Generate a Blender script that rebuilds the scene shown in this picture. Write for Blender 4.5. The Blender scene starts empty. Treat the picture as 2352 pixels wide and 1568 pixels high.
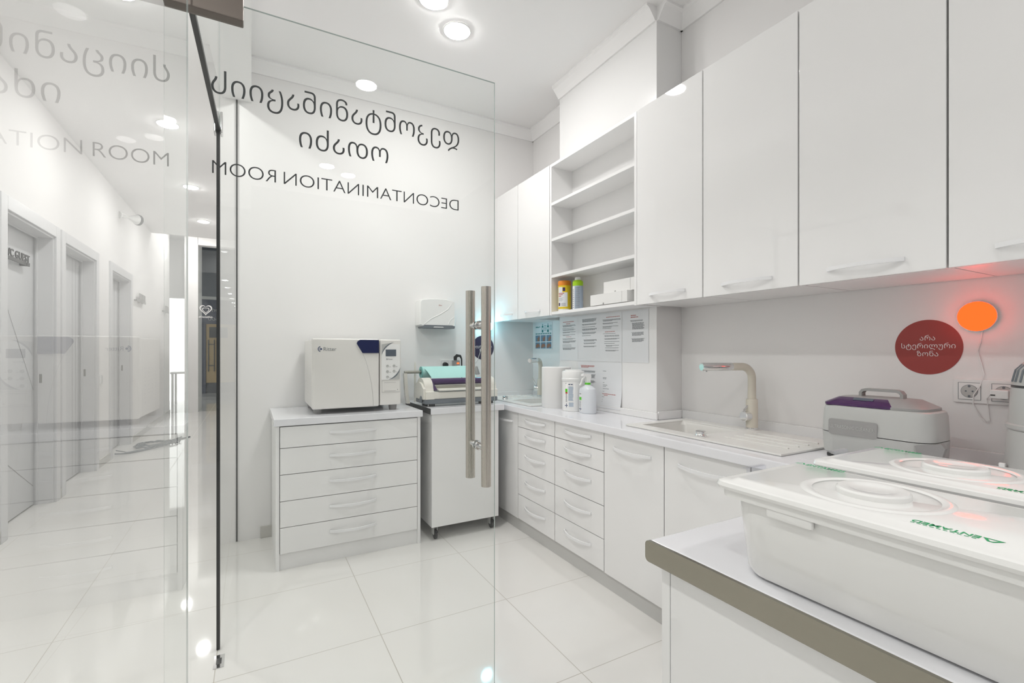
import bpy, bmesh, math, random
from mathutils import Vector, Matrix
random.seed(7)
S = bpy.context.scene
COL = S.collection
PI = math.pi

# ------------------------------------------------------------------ camera
YAW = math.atan((1176 - 577.5) / 1089.0)
cam = bpy.data.cameras.new('camera')
cam.sensor_fit = 'HORIZONTAL'
cam.sensor_width = 36.0
cam.lens = 36.0 * 1089.0 / 2352.0
cam.shift_y = (806 - 784) / 2352.0
cam.clip_start = 0.01
cam.clip_end = 100
camo = bpy.data.objects.new('camera', cam)
camo.location = (0, 0, 1.2)
camo.rotation_euler = (PI / 2, 0, -YAW)
COL.objects.link(camo)
S.camera = camo

# ------------------------------------------------------------------ world, exposure
W = bpy.data.worlds.new('world')
S.world = W
W.use_nodes = True
W.node_tree.nodes['Background'].inputs[0].default_value = (0.96, 0.98, 1.0, 1)
W.node_tree.nodes['Background'].inputs[1].default_value = 0.22
S.view_settings.view_transform = 'Standard'
S.view_settings.look = 'None'
S.view_settings.exposure = 0.17
S.view_settings.gamma = 1.0
S.view_settings.use_curve_mapping = False
LAMP = 158.0          # radiance of the ceiling downlights

# ------------------------------------------------------------------ materials
MATS = {}
def mat(name, col, rough=0.5, metal=0.0, spec=0.5, emit=None, es=0.0, coat=0.0, trans=0.0, sss=0.0):
    if name in MATS:
        return MATS[name]
    m = bpy.data.materials.new(name)
    m.use_nodes = True
    b = m.node_tree.nodes['Principled BSDF']
    b.inputs['Base Color'].default_value = (*col, 1)
    b.inputs['Roughness'].default_value = rough
    b.inputs['Metallic'].default_value = metal
    b.inputs['Specular IOR Level'].default_value = spec
    if coat:
        b.inputs['Coat Weight'].default_value = coat
        b.inputs['Coat Roughness'].default_value = 0.03
    if trans:
        b.inputs['Transmission Weight'].default_value = trans
    if emit:
        b.inputs['Emission Color'].default_value = (*emit, 1)
        b.inputs['Emission Strength'].default_value = es
    MATS[name] = m
    return m

def nodes(m):
    return m.node_tree.nodes, m.node_tree.links, m.node_tree.nodes['Principled BSDF']

def add_noise(m, scale, amount, bump=0.0, bscale=None, stretch=(1, 1, 1)):
    """gentle mottling of the colour and, if asked, a fine bump"""
    N, L, b = nodes(m)
    tc = N.new('ShaderNodeTexCoord')
    mp = N.new('ShaderNodeMapping')
    mp.inputs['Scale'].default_value = stretch
    L.new(tc.outputs['Object'], mp.inputs[0])
    nz = N.new('ShaderNodeTexNoise')
    nz.inputs['Scale'].default_value = scale
    nz.inputs['Detail'].default_value = 4
    L.new(mp.outputs[0], nz.inputs['Vector'])
    c = b.inputs['Base Color'].default_value[:]
    mr = N.new('ShaderNodeMapRange')
    mr.inputs[3].default_value = 1 - amount
    mr.inputs[4].default_value = 1 + amount * 0.5
    L.new(nz.outputs[0], mr.inputs[0])
    mx = N.new('ShaderNodeMix')
    mx.data_type = 'RGBA'
    mx.blend_type = 'MULTIPLY'
    mx.inputs[0].default_value = 1
    mx.inputs[6].default_value = c
    L.new(mr.outputs[0], mx.inputs[7])
    L.new(mx.outputs[2], b.inputs['Base Color'])
    if bump:
        n2 = N.new('ShaderNodeTexNoise')
        n2.inputs['Scale'].default_value = bscale or scale
        L.new(mp.outputs[0], n2.inputs['Vector'])
        bp = N.new('ShaderNodeBump')
        bp.inputs['Strength'].default_value = bump
        bp.inputs['Distance'].default_value = 0.002
        L.new(n2.outputs[0], bp.inputs['Height'])
        L.new(bp.outputs[0], b.inputs['Normal'])
    return m

M_wall = add_noise(mat('wall_paint', (0.885, 0.872, 0.865), 0.6, spec=0.3), 1.5, 0.015, 0.12, 60)
M_ceil = mat('ceiling_paint', (0.94, 0.93, 0.925), 0.75, spec=0.2)
M_lam = mat('gloss_white_laminate', (0.88, 0.875, 0.87), 0.022, spec=0.5)
M_lam2 = mat('satin_white_board', (0.88, 0.875, 0.87), 0.3, spec=0.4)
M_splash = mat('white_wall_cladding', (0.87, 0.865, 0.86), 0.22, spec=0.4)
M_top = add_noise(mat('white_worktop', (0.85, 0.85, 0.88), 0.1, spec=0.5), 300, 0.03)
M_plinth = mat('grey_plinth', (0.62, 0.615, 0.60), 0.35)
M_plast = mat('white_plastic', (0.87, 0.87, 0.86), 0.25)
M_bin = mat('bin_plastic', (0.87, 0.865, 0.85), 0.07, spec=0.5)
M_hand = mat('handle_plastic', (0.87, 0.87, 0.88), 0.2)
M_cream = mat('cream_plastic', (0.80, 0.775, 0.71), 0.3)
M_clave = mat('autoclave_shell', (0.80, 0.78, 0.75), 0.22)
M_sink = add_noise(mat('granite_sink', (0.80, 0.79, 0.76), 0.3), 60, 0.03)
M_tap = mat('beige_tap_enamel', (0.70, 0.66, 0.57), 0.3)
M_chrome = mat('chrome', (0.82, 0.82, 0.82), 0.06, metal=1)
M_dark = mat('dark_grey_plastic', (0.05, 0.05, 0.05), 0.4)
M_black = mat('black_rubber', (0.012, 0.013, 0.013), 0.45)
M_gap = mat('gap_grey', (0.30, 0.30, 0.29), 0.6)
M_grey = mat('mid_grey_plastic', (0.33, 0.325, 0.32), 0.4)
M_lgrey = mat('light_grey_plastic', (0.50, 0.505, 0.49), 0.35)
M_slate = mat('slate_grey_plastic', (0.16, 0.18, 0.20), 0.4)
M_navy = mat('navy_plastic', (0.008, 0.014, 0.075), 0.3, spec=0.25)
M_purple = mat('purple_plastic', (0.06, 0.03, 0.10), 0.2)
M_violet = mat('violet_clear_plastic', (0.055, 0.010, 0.085), 0.08, coat=0.4)
M_teal = mat('pale_teal_film', (0.45, 0.76, 0.72), 0.3)
M_tealdk = mat('teal_film_end', (0.22, 0.55, 0.52), 0.45)
M_orange = mat('orange_cap', (0.80, 0.25, 0.015), 0.35)
M_yellow = mat('yellow_label', (0.85, 0.62, 0.02), 0.35)
M_lime = mat('lime_cap', (0.42, 0.72, 0.01), 0.3)
M_green = mat('green_label', (0.10, 0.60, 0.02), 0.4)
M_tgreen = mat('green_print', (0.0, 0.36, 0.13), 0.5)
M_red = mat('red_label', (0.5, 0.05, 0.03), 0.4)
M_redprint = mat('red_print', (0.50, 0.16, 0.14), 0.7)
M_print = mat('grey_print', (0.25, 0.26, 0.27), 0.7)
M_bluep = mat('pale_blue_print', (0.42, 0.50, 0.60), 0.6)
M_navyp = mat('navy_print', (0.015, 0.04, 0.13), 0.5)
M_paper = mat('paper', (0.80, 0.81, 0.825), 0.6)
M_tissue = mat('tissue_paper', (0.84, 0.835, 0.825), 0.85)
M_vinylr = mat('red_vinyl', (0.34, 0.046, 0.04), 0.4)
M_vinylb = mat('indigo_vinyl', (0.026, 0.020, 0.06), 0.4)
M_white = mat('white_print', (0.85, 0.83, 0.82), 0.5)
M_letter = mat('dark_lettering', (0.022, 0.026, 0.028), 0.5)
M_grout = mat('baseboard_tile', (0.60, 0.585, 0.55), 0.25)
M_cardb = mat('white_card', (0.83, 0.825, 0.81), 0.55)
M_frame = mat('door_paint', (0.73, 0.73, 0.74), 0.3)
M_leaf = mat('door_leaf_paint', (0.67, 0.675, 0.685), 0.3)
M_spray = mat('translucent_bottle', (0.72, 0.75, 0.79), 0.3)
M_skin = mat('printed_skin', (0.36, 0.17, 0.11), 0.6)
M_pblue = mat('printed_blue', (0.17, 0.27, 0.37), 0.6)
M_ptitle = mat('printed_teal', (0.03, 0.20, 0.20), 0.6)
M_out = mat('dark_shop', (0.045, 0.05, 0.06), 0.4)
M_outn = mat('navy_shop', (0.02, 0.03, 0.06), 0.4)
M_tan = mat('tan_shop_wall', (0.36, 0.26, 0.13), 0.6)

def emission(name, col, s):
    m = bpy.data.materials.new(name)
    m.use_nodes = True
    N, L = m.node_tree.nodes, m.node_tree.links
    N.clear()
    e = N.new('ShaderNodeEmission')
    e.inputs[0].default_value = (*col, 1)
    e.inputs[1].default_value = s
    o = N.new('ShaderNodeOutputMaterial')
    L.new(e.outputs[0], o.inputs[0])
    return m
M_lamp = emission('lamp_diffuser', (1.0, 0.985, 0.965), LAMP)
M_lamp2 = emission('corridor_lamp_diffuser', (1.0, 0.985, 0.965), LAMP * 1.12)
M_orangelamp = emission('orange_lamp_glow', (1.0, 0.026, 0.0042), 7.0)
M_cyanlamp = emission('cyan_lamp_glow', (0.28, 0.82, 1.0), 30.0)
M_day = emission('daylight_beyond', (1.0, 0.99, 0.97), 2.2)
M_lcd = mat('lcd_screen', (0.10, 0.12, 0.15), 0.25)

def steel_mat(name, col, rough, axis):
    m = mat(name, col, rough, metal=1)
    N, L, b = nodes(m)
    tc = N.new('ShaderNodeTexCoord')
    mp = N.new('ShaderNodeMapping')
    sc = [160.0, 160.0, 160.0]
    sc[axis] = 1.2
    mp.inputs['Scale'].default_value = sc
    L.new(tc.outputs['Object'], mp.inputs[0])
    nz = N.new('ShaderNodeTexNoise')
    nz.inputs['Scale'].default_value = 2.0
    L.new(mp.outputs[0], nz.inputs['Vector'])
    mr = N.new('ShaderNodeMapRange')
    mr.inputs[3].default_value = rough * 0.85
    mr.inputs[4].default_value = rough * 1.2
    L.new(nz.outputs[0], mr.inputs[0])
    L.new(mr.outputs[0], b.inputs['Roughness'])
    return m
M_steelz = steel_mat('brushed_steel_bar', (0.55, 0.515, 0.47), 0.27, 2)
M_steely = steel_mat('brushed_steel_edge', (0.335, 0.315, 0.265), 0.22, 1)
M_steelx = steel_mat('brushed_steel_patch', (0.17, 0.148, 0.132), 0.38, 0)
M_rod = steel_mat('grey_metal_rod', (0.42, 0.42, 0.38), 0.3, 0)

def glass_mat(name, tint, r0=0.04):
    """thin architectural glass: Fresnel mix of clear and mirror, so lamp light passes"""
    m = bpy.data.materials.new(name)
    m.use_nodes = True
    N, L = m.node_tree.nodes, m.node_tree.links
    N.clear()
    lw = N.new('ShaderNodeLayerWeight')
    lw.inputs[0].default_value = 0.5
    p = N.new('ShaderNodeMath'); p.operation = 'POWER'; p.inputs[1].default_value = 5
    L.new(lw.outputs['Facing'], p.inputs[0])
    ma = N.new('ShaderNodeMath'); ma.operation = 'MULTIPLY_ADD'
    ma.inputs[1].default_value = 1 - r0
    ma.inputs[2].default_value = r0
    L.new(p.outputs[0], ma.inputs[0])
    t = N.new('ShaderNodeBsdfTransparent'); t.inputs[0].default_value = (*tint, 1)
    g = N.new('ShaderNodeBsdfGlossy'); g.inputs['Roughness'].default_value = 0.0
    g.inputs[0].default_value = (1, 1, 1, 1)
    mx = N.new('ShaderNodeMixShader')
    L.new(ma.outputs[0], mx.inputs[0])
    L.new(t.outputs[0], mx.inputs[1])
    L.new(g.outputs[0], mx.inputs[2])
    o = N.new('ShaderNodeOutputMaterial')
    L.new(mx.outputs[0], o.inputs[0])
    return m
M_glass = glass_mat('clear_glass', (0.97, 0.982, 0.976), 0.036)
M_glassb = mat('clear_glass_inner', (1, 1, 1), 0.0, spec=0.0)
_N, _L, _b = nodes(M_glassb)
_t = _N.new('ShaderNodeBsdfTransparent'); _t.inputs[0].default_value = (0.985, 0.992, 0.988, 1)
_L.new(_t.outputs[0], _N['Material Output'].inputs[0])
M_edge = mat('glass_edge', (0.42, 0.48, 0.465), 0.15)
M_clip = glass_mat('clear_plastic', (0.93, 0.935, 0.96), 0.05)

def floor_mat():
    m = mat('floor_tile', (0.72, 0.71, 0.685), 0.045, spec=0.5)
    N, L, b = nodes(m)
    tc = N.new('ShaderNodeTexCoord')
    sep = N.new('ShaderNodeSeparateXYZ')
    L.new(tc.outputs['Object'], sep.inputs[0])
    def line(sock, off):
        a = N.new('ShaderNodeMath'); a.operation = 'ADD'; a.inputs[1].default_value = off
        L.new(sock, a.inputs[0])
        d = N.new('ShaderNodeMath'); d.operation = 'DIVIDE'; d.inputs[1].default_value = 0.6
        L.new(a.outputs[0], d.inputs[0])
        f = N.new('ShaderNodeMath'); f.operation = 'FRACT'
        L.new(d.outputs[0], f.inputs[0])
        c = N.new('ShaderNodeMath'); c.operation = 'SUBTRACT'; c.inputs[1].default_value = 0.5
        L.new(f.outputs[0], c.inputs[0])
        ab = N.new('ShaderNodeMath'); ab.operation = 'ABSOLUTE'
        L.new(c.outputs[0], ab.inputs[0])
        g = N.new('ShaderNodeMath'); g.operation = 'GREATER_THAN'; g.inputs[1].default_value = 0.4972
        L.new(ab.outputs[0], g.inputs[0])
        return g.outputs[0]
    lx = line(sep.outputs[0], 60 - 0.48)
    ly = line(sep.outputs[1], 60 - 0.225)
    mxm = N.new('ShaderNodeMath'); mxm.operation = 'MAXIMUM'
    L.new(lx, mxm.inputs[0]); L.new(ly, mxm.inputs[1])
    nz = N.new('ShaderNodeTexNoise')
    nz.inputs['Scale'].default_value = 1.6
    nz.inputs['Detail'].default_value = 6
    L.new(tc.outputs['Object'], nz.inputs['Vector'])
    cr = N.new('ShaderNodeValToRGB')
    cr.color_ramp.elements[0].position = 0.3
    cr.color_ramp.elements[0].color = (0.80, 0.785, 0.755, 1)
    cr.color_ramp.elements[1].position = 0.7
    cr.color_ramp.elements[1].color = (0.83, 0.82, 0.80, 1)
    L.new(nz.outputs[0], cr.inputs[0])
    mx = N.new('ShaderNodeMix'); mx.data_type = 'RGBA'
    L.new(mxm.outputs[0], mx.inputs[0])
    L.new(cr.outputs[0], mx.inputs[6])
    mx.inputs[7].default_value = (0.50, 0.475, 0.43, 1)
    L.new(mx.outputs[2], b.inputs['Base Color'])
    mr = N.new('ShaderNodeMapRange')
    mr.inputs[3].default_value = 0.045
    mr.inputs[4].default_value = 0.5
    L.new(mxm.outputs[0], mr.inputs[0])
    L.new(mr.outputs[0], b.inputs['Roughness'])
    return m
M_floor = floor_mat()

# ------------------------------------------------------------------ mesh building
def V(*a):
    return Vector(a)

def rrect(x0, x1, y0, y1, r, n=5):
    pts = []
    for cx, cy, a0 in ((x1 - r, y1 - r, 0), (x0 + r, y1 - r, 90), (x0 + r, y0 + r, 180), (x1 - r, y0 + r, 270)):
        for i in range(n + 1):
            a = math.radians(a0 + 90 * i / n)
            pts.append((cx + r * math.cos(a), cy + r * math.sin(a)))
    return pts

def arc(cx, cy, r, a0, a1, n):
    return [(cx + r * math.cos(math.radians(a0 + (a1 - a0) * i / n)), cy + r * math.sin(math.radians(a0 + (a1 - a0) * i / n))) for i in range(n + 1)]

class B:
    """collects shapes in world coordinates and links them as ONE mesh object"""
    def __init__(self):
        self.v, self.f, self.m = [], [], []
        self.bev = False
    def add(self, verts, faces, mi=0):
        o = len(self.v)
        self.v += [Vector(p) for p in verts]
        self.f += [[o + i for i in f] for f in faces]
        self.m += [mi] * len(faces)
        return self
    def box(self, x0, x1, y0, y1, z0, z1, bev=0.0, seg=2, mi=0):
        if not bev:
            vs = [(x, y, z) for x in (x0, x1) for y in (y0, y1) for z in (z0, z1)]
            return self.add(vs, [(0, 1, 3, 2), (4, 6, 7, 5), (0, 4, 5, 1), (2, 3, 7, 6), (0, 2, 6, 4), (1, 5, 7, 3)], mi)
        self.bev = True
        bm = bmesh.new()
        bmesh.ops.create_cube(bm, size=1.0)
        for v in bm.verts:
            v.co = Vector((x0 + (v.co.x + .5) * (x1 - x0), y0 + (v.co.y + .5) * (y1 - y0), z0 + (v.co.z + .5) * (z1 - z0)))
        bmesh.ops.bevel(bm, geom=bm.edges[:], offset=bev, segments=seg, profile=0.5, affect='EDGES')
        bm.verts.index_update()
        self.add([v.co.copy() for v in bm.verts], [[v.index for v in f.verts] for f in bm.faces], mi)
        bm.free()
        return self
    def prism(self, poly, to3, d0, d1, mi=0):
        """poly in 2D; to3(a, b, d) gives the 3D point at depth d"""
        n = len(poly)
        vs = [to3(a, b, d0) for a, b in poly] + [to3(a, b, d1) for a, b in poly]
        fs = [list(range(n)), list(range(2 * n - 1, n - 1, -1))]
        fs += [[i, i + n, (i + 1) % n + n, (i + 1) % n] for i in range(n)]
        return self.add(vs, fs, mi)
    def loft(self, rings, mi=0, cap0=True, cap1=True, closed=True):
        n = len(rings[0])
        vs = [p for r in rings for p in r]
        fs = []
        for k in range(len(rings) - 1):
            for i in range(n if closed else n - 1):
                j = (i + 1) % n
                fs.append([k * n + i, k * n + j, (k + 1) * n + j, (k + 1) * n + i])
        if cap0: fs.append(list(range(n - 1, -1, -1)))
        if cap1: fs.append([(len(rings) - 1) * n + i for i in range(n)])
        return self.add(vs, fs, mi)
    def lathe(self, prof, c, axis=(0, 0, 1), n=32, mi=0, cap0=True, cap1=True):
        ax = Vector(axis).normalized()
        u = ax.orthogonal().normalized()
        w = ax.cross(u)
        c = Vector(c)
        rings = []
        for r, h in prof:
            rings.append([c + ax * h + u * (r * math.cos(2 * PI * i / n)) + w * (r * math.sin(2 * PI * i / n)) for i in range(n)])
        return self.loft(rings, mi, cap0, cap1)
    def cyl(self, p0, p1, r, n=24, mi=0):
        p0, p1 = Vector(p0), Vector(p1)
        return self.lathe([(r, 0), (r, (p1 - p0).length)], p0, p1 - p0, n, mi)
    def tube(self, pts, r, n=10, mi=0, rs=None):
        pts = [Vector(p) for p in pts]
        rings = []
        t0 = (pts[1] - pts[0]).normalized()
        u = t0.orthogonal().normalized()
        for i, p in enumerate(pts):
            t = (pts[min(i + 1, len(pts) - 1)] - pts[max(i - 1, 0)]).normalized()
            u = (u - t * u.dot(t)).normalized()
            w = t.cross(u)
            rr = rs[i] if rs else r
            rings.append([p + u * (rr * math.cos(2 * PI * k / n)) + w * (rr * math.sin(2 * PI * k / n)) for k in range(n)])
        return self.loft(rings, mi)
    def quad(self, a, b, c, d, mi=0):
        return self.add([a, b, c, d], [(0, 1, 2, 3)], mi)
    def bow(self, a, b, out, up, depth=0.031, w=0.013, t=0.007, n=16, mi=0):
        """bow-shaped pull handle: ends at a and b on the front, bulging along out"""
        a, b, out, up = Vector(a), Vector(b), Vector(out).normalized(), Vector(up).normalized()
        rings = []
        for i in range(n + 1):
            s = i / n
            d = depth * (1 - (2 * s - 1) ** 2) ** 0.9
            p = a.lerp(b, s) + out * d
            rings.append([p + up * (w / 2), p + up * (w / 2) + out * t, p - up * (w / 2) + out * t, p - up * (w / 2)])
        return self.loft(rings, mi)
    def text(self, body, size, origin, xdir, ydir, mi=0, extrude=0.0005, offset=0.0, width=None, align='LEFT', height=None, res=4):
        cu = bpy.data.curves.new('t', 'FONT')
        cu.body = body
        cu.size = 1.0
        cu.resolution_u = res
        cu.offset = offset
        cu.extrude = 0.5
        ob = bpy.data.objects.new('t', cu)
        COL.objects.link(ob)
        bpy.context.view_layer.update()
        me = bpy.data.meshes.new_from_object(ob.evaluated_get(bpy.context.evaluated_depsgraph_get()))
        xs = [v.co.x for v in me.vertices]
        ys = [v.co.y for v in me.vertices]
        x0, x1 = min(xs), max(xs)
        sx = sy = size
        if width: sx = width / (x1 - x0)
        if height:
            sy = height / (max(ys) - min(ys))
        sh = {'LEFT': -x0, 'CENTER': -(x0 + x1) / 2, 'RIGHT': -x1}[align]
        X, Y = Vector(xdir).normalized(), Vector(ydir).normalized()
        Z = X.cross(Y)
        o = Vector(origin)
        self.add([o + X * ((v.co.x + sh) * sx) + Y * (v.co.y * sy) + Z * ((v.co.z + 0.5) * extrude) for v in me.vertices],
                 [list(p.vertices) for p in me.polygons], mi)
        bpy.data.objects.remove(ob)
        bpy.data.meshes.remove(me)
        bpy.data.curves.remove(cu)
        return self
    def build(self, name, mats, parent=None, smooth=True, label=None):
        if not isinstance(mats, (list, tuple)): mats = [mats]
        off = Vector((0, 0, 0))
        p = parent
        while p is not None:
            off += p.location
            p = p.parent
        me = bpy.data.meshes.new(name)
        me.from_pydata([tuple(v - off) for v in self.v], [], self.f)
        for m in mats: me.materials.append(m)
        me.polygons.foreach_set('material_index', self.m)
        bm = bmesh.new()
        bm.from_mesh(me)
        bmesh.ops.recalc_face_normals(bm, faces=bm.faces[:])
        bm.to_mesh(me)
        bm.free()
        if smooth:
            me.polygons.foreach_set('use_smooth', [True] * len(me.polygons))
            me.set_sharp_from_angle(angle=math.radians(35))
        me.update()
        o = bpy.data.objects.new(name, me)
        COL.objects.link(o)
        if smooth and self.bev:
            wn = o.modifiers.new('flat_faces', 'WEIGHTED_NORMAL')
            wn.weight = 100
            wn.keep_sharp = True
        if parent is not None: o.parent = parent
        if label: o['label'] = label
        return o

def thing(name, label, cat, loc=(0, 0, 0), group=None):
    o = bpy.data.objects.new(name, None)
    o.empty_display_size = 0.05
    o.location = loc
    COL.objects.link(o)
    o['label'] = label
    o['category'] = cat
    o['kind'] = 'thing'
    if group: o['group'] = group
    return o
def tag(o, label, cat, group=None):
    o['label'] = label
    o['category'] = cat
    o['kind'] = 'thing'
    if group: o['group'] = group
    return o
def struct(o, label=None):
    o['kind'] = 'structure'
    if label: o['label'] = label
    return o
def sempty(name, loc):
    o = bpy.data.objects.new(name, None)
    o.empty_display_size = 0.05
    o.location = loc
    COL.objects.link(o)
    o['kind'] = 'structure'
    return o

def copy_tree(o, loc, label=None, group=None):
    c = o.copy(); COL.objects.link(c)
    c.location = loc
    if label: c['label'] = label
    if group: c['group'] = group
    for ch in list(o.children):
        d = ch.copy(); COL.objects.link(d); d.parent = c
        for g in list(ch.children):
            e = g.copy(); COL.objects.link(e); e.parent = d
    return c

# ------------------------------------------------------------------ the room shell
XR, YB = 2.10, 3.45       # right wall, back wall
ZC, ZCC = 3.05, 3.055      # room ceiling, corridor ceiling
def px(y):                # the glass partition runs very slightly skew
    return -0.134 + 0.0263 * (y - 1.4)

struct(B().box(-3.0, 2.4, -3.2, 19.0, -0.1, 0.0).build('floor', M_floor))
struct(B().box(XR, XR + 0.15, -1.4, YB, 0, ZC).build('wall_right', M_wall))
struct(B().box(-0.09, XR + 0.15, YB, YB + 0.15, 0, ZC).build('wall_back', M_wall))
struct(B().box(0.0, XR + 0.15, -3.2, YB + 0.15, ZC, ZC + 0.1).build('ceiling', M_ceil))
struct(B().box(-3.0, -0.06, -3.2, 9.2, ZCC, ZCC + 0.1).build('ceiling_corridor', M_ceil))
ZH = 3.5
struct(B().box(-3.0, 0.3, 9.2, 12.05, ZH, ZH + 0.1).build('ceiling_hall', M_ceil))
# wall pillar carrying the notices, splashback cladding
struct(B().box(1.91, XR - 0.001, 1.86, 2.775, 0.0, ZC - 0.001).build('wall_pillar', M_splash))
# cornices
def cornice(pts):
    b = B()
    for (x0, y0), (x1, y1), n in pts:
        prof = [(0, 0), (0.0, -0.075), (0.012, -0.075), (0.03, -0.05), (0.055, -0.02), (0.07, -0.012), (0.07, 0)]
        r0 = [(x0 + n[0] * a, y0 + n[1] * a, ZC + h) for a, h in prof]
        r1 = [(x1 + n[0] * a, y1 + n[1] * a, ZC + h) for a, h in prof]
        b.loft([r0, r1])
    return b
struct(cornice([((0.0, YB), (XR, YB), (0, -1)), ((XR, 2.775), (XR, YB), (-1, 0)), ((1.91, 1.86), (1.91, 2.775), (-1, 0)),
                ((XR, -1.2), (XR, 1.86), (-1, 0)), ((1.91, 1.86), (XR, 1.86), (0, -1))]).build('trim_1', M_ceil, smooth=False))
struct(B().box(0.05, 1.56, YB - 0.012, YB, 0, 0.075, 0.003).build('baseboard_back', M_grout))
# bulkhead over the glass partition
bk = B()
bk.prism([(px(-3.2) - .03, -3.2), (0.0, -3.2), (0.0, YB), (px(YB) - .03, YB)], lambda a, b, d: (a, b, d), 2.78, ZC)
struct(bk.build('trim_2', M_ceil, smooth=False))
# corridor beyond the glass
XL = -1.375
ops = [(4.19, 5.06, 2.11), (5.27, 6.18, 2.11), (6.80, 7.73, 2.11)]
wl = B()
ys = -3.2
for y0, y1, zt in ops:
    wl.box(XL - 0.2, XL, ys, y0, 0, ZCC)
    wl.box(XL - 0.2, XL, y0, y1, zt, ZCC)
    ys = y1
wl.box(XL - 0.2, XL, ys, 11.1, 0, ZH)
struct(wl.build('wall_left', M_wall, smooth=False))
struct(B().box(-0.06, 0.06, YB + 0.15, 9.2, 0, ZCC).build('wall_corridor', M_wall))
bb = B()
ys = 2.0
for y0, y1, zt in ops:
    bb.box(XL, XL + 0.012, ys, y0 - 0.085, 0, 0.08)
    ys = y1 + 0.085
bb.box(XL, XL + 0.012, ys, 11.1, 0, 0.08)
struct(bb.build('baseboard_left', M_grout, smooth=False))
# corridor end: bright doorway, white column, glass shopfront with a soffit
we = B()
we.box(-3.0, -1.49, 11.9, 12.05, 0, ZH)
we.box(-1.49, -1.147, 11.9, 12.05, 2.30, ZH)
we.box(-1.147, -0.925, 11.2, 12.05, 0, ZH)
we.box(-0.93, 0.2, 11.2, 11.4, 3.30, ZH)
we.box(-3.0, 0.3, 9.2005, 9.25, ZCC + .001, ZH)
we.box(-0.09, 0.2, 9.2, 12.05, 0, ZH)
struct(we.build('wall_end', M_wall, smooth=False))
struct(B().box(-2.1, -1.3, 14.0, 14.05, 0.0, 2.6).build('window_5', M_day), 'daylight in the room at the corridor end')
struct(B().box(-0.93, -0.09, 11.26, 11.272, 0, 3.22).build('window_6', M_glass))
# the dark shop and street side behind the shopfront
shop = thing('dark_shop_front', 'dark navy shop front far outside the corridor window', 'shop', (-0.5, 15.5, 0))
B().box(-2.6, 1.2, 16.0, 16.1, 0, 4.5).build('shop_wall', M_out, shop)
B().box(-1.36, -0.2, 15.95, 16.0, 2.75, 4.3).build('upper_glazing', mat('grey_glazing', (0.13, 0.15, 0.17), 0.2), shop)
B().box(-1.36, -0.2, 15.93, 16.0, 2.66, 2.75).build('beam', M_lgrey, shop)
B().box(-1.34, -0.2, 15.92, 15.98, 1.97, 2.66).build('sign_band', M_outn, shop)
B().box(-1.13, -0.4, 15.95, 16.0, 0.30, 1.97).build('shop_window', M_tan, shop)
B().box(-1.22, -1.13, 15.9, 15.98, 0.0, 1.97).build('shop_pillar', M_outn, shop)
B().box(-1.335, -1.225, 15.85, 15.89, 0.2, 2.02, .005).build('pale_banner', M_lgrey, shop)
B().text('ნაც', 0.17, (-1.075, 15.915, 2.07), (1, 0, 0), (0, 0, 1), 0, 0.004).build('sign_lettering', M_grey, shop)
B().text('ne', 0.17, (-0.98, 15.915, 2.32), (1, 0, 0), (0, 0, 1), 0, 0.004).build('sign_lettering', M_grey, shop)
lf = B()
for zz in (0.78, 1.38):
    lf.box(-1.08, -0.92, 15.9, 15.94, zz, zz + 0.02)
for xx in (-1.08, -0.94):
    lf.box(xx, xx + 0.02, 15.9, 15.94, 0.62, 1.52)
lf.build('display_rack', M_dark, shop)
B().box(-1.05, -0.6, 15.92, 15.95, 1.58, 1.88).build('shop_screen', M_black, shop)
struct(B().box(-3.0, 1.3, 12.06, 16.1, 4.45, 4.6).build('ceiling_outside', M_out))

# ------------------------------------------------------------------ glass partition
def pane(b, y0, y1, z0, z1, t=0.004):
    """a sheet of glass in the partition line between y0 and y1, with its cut edges"""
    a0, a1 = px(y0), px(y1)
    P = lambda x, y, z: (x, y, z)
    b.quad((a0, y0, z0), (a1, y1, z0), (a1, y1, z1), (a0, y0, z1), 0)
    b.quad((a0 - t, y0, z0), (a1 - t, y1, z0), (a1 - t, y1, z1), (a0 - t, y0, z1), 2)
    for (xa, ya), in (((a0, y0),), ((a1, y1),)):
        b.quad((xa, ya, z0), (xa - t, ya, z0), (xa - t, ya, z1), (xa, ya, z1), 1)
    return b
w1 = sempty('window_1', (px(2.24), 2.24, 0))
pane(B(), 2.25, YB, 0.004, 2.78).build('pane', [M_glass, M_edge, M_glassb], w1, smooth=False)
sl = B()
sl.box(px(2.24) - 0.011, px(2.24) + 0.001, 2.232, 2.252, 0.004, 2.085)
sl.build('edge_seal', M_black, w1)
B().box(px(YB) - .006, px(YB) + .003, YB - .007, YB - .0005, 0.004, 2.779).build('end_seal', M_dark, w1)
w2 = sempty('window_2', (px(1.8), 1.8, 2.09))
pane(B(), 1.40, 2.245, 2.10, 2.78).build('pane', [M_glass, M_edge, M_glassb], w2, smooth=False)
ts = B()
ts.add([(px(1.40) + .002, 1.40, 2.085), (px(2.25) + .002, 2.25, 2.085), (px(2.25) - .012, 2.25, 2.085), (px(1.40) - .012, 1.40, 2.085),
        (px(1.40) + .002, 1.40, 2.10), (px(2.25) + .002, 2.25, 2.10), (px(2.25) - .012, 2.25, 2.10), (px(1.40) - .012, 1.40, 2.10)],
       [(0, 1, 2, 3), (4, 7, 6, 5), (0, 4, 5, 1), (1, 5, 6, 2), (2, 6, 7, 3), (3, 7, 4, 0)])
ts.build('bottom_rail', M_black, w2)
gc = B()
gc.box(px(2.25) + 0.001, px(2.25) + 0.011, 2.225, 2.275, 2.075, 2.16, 0.003)
gc.box(px(2.25) - 0.021, px(2.25) - 0.011, 2.225, 2.275, 2.075, 2.16, 0.003)
gc.build('glass_clamp', M_chrome, w2)
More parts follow.
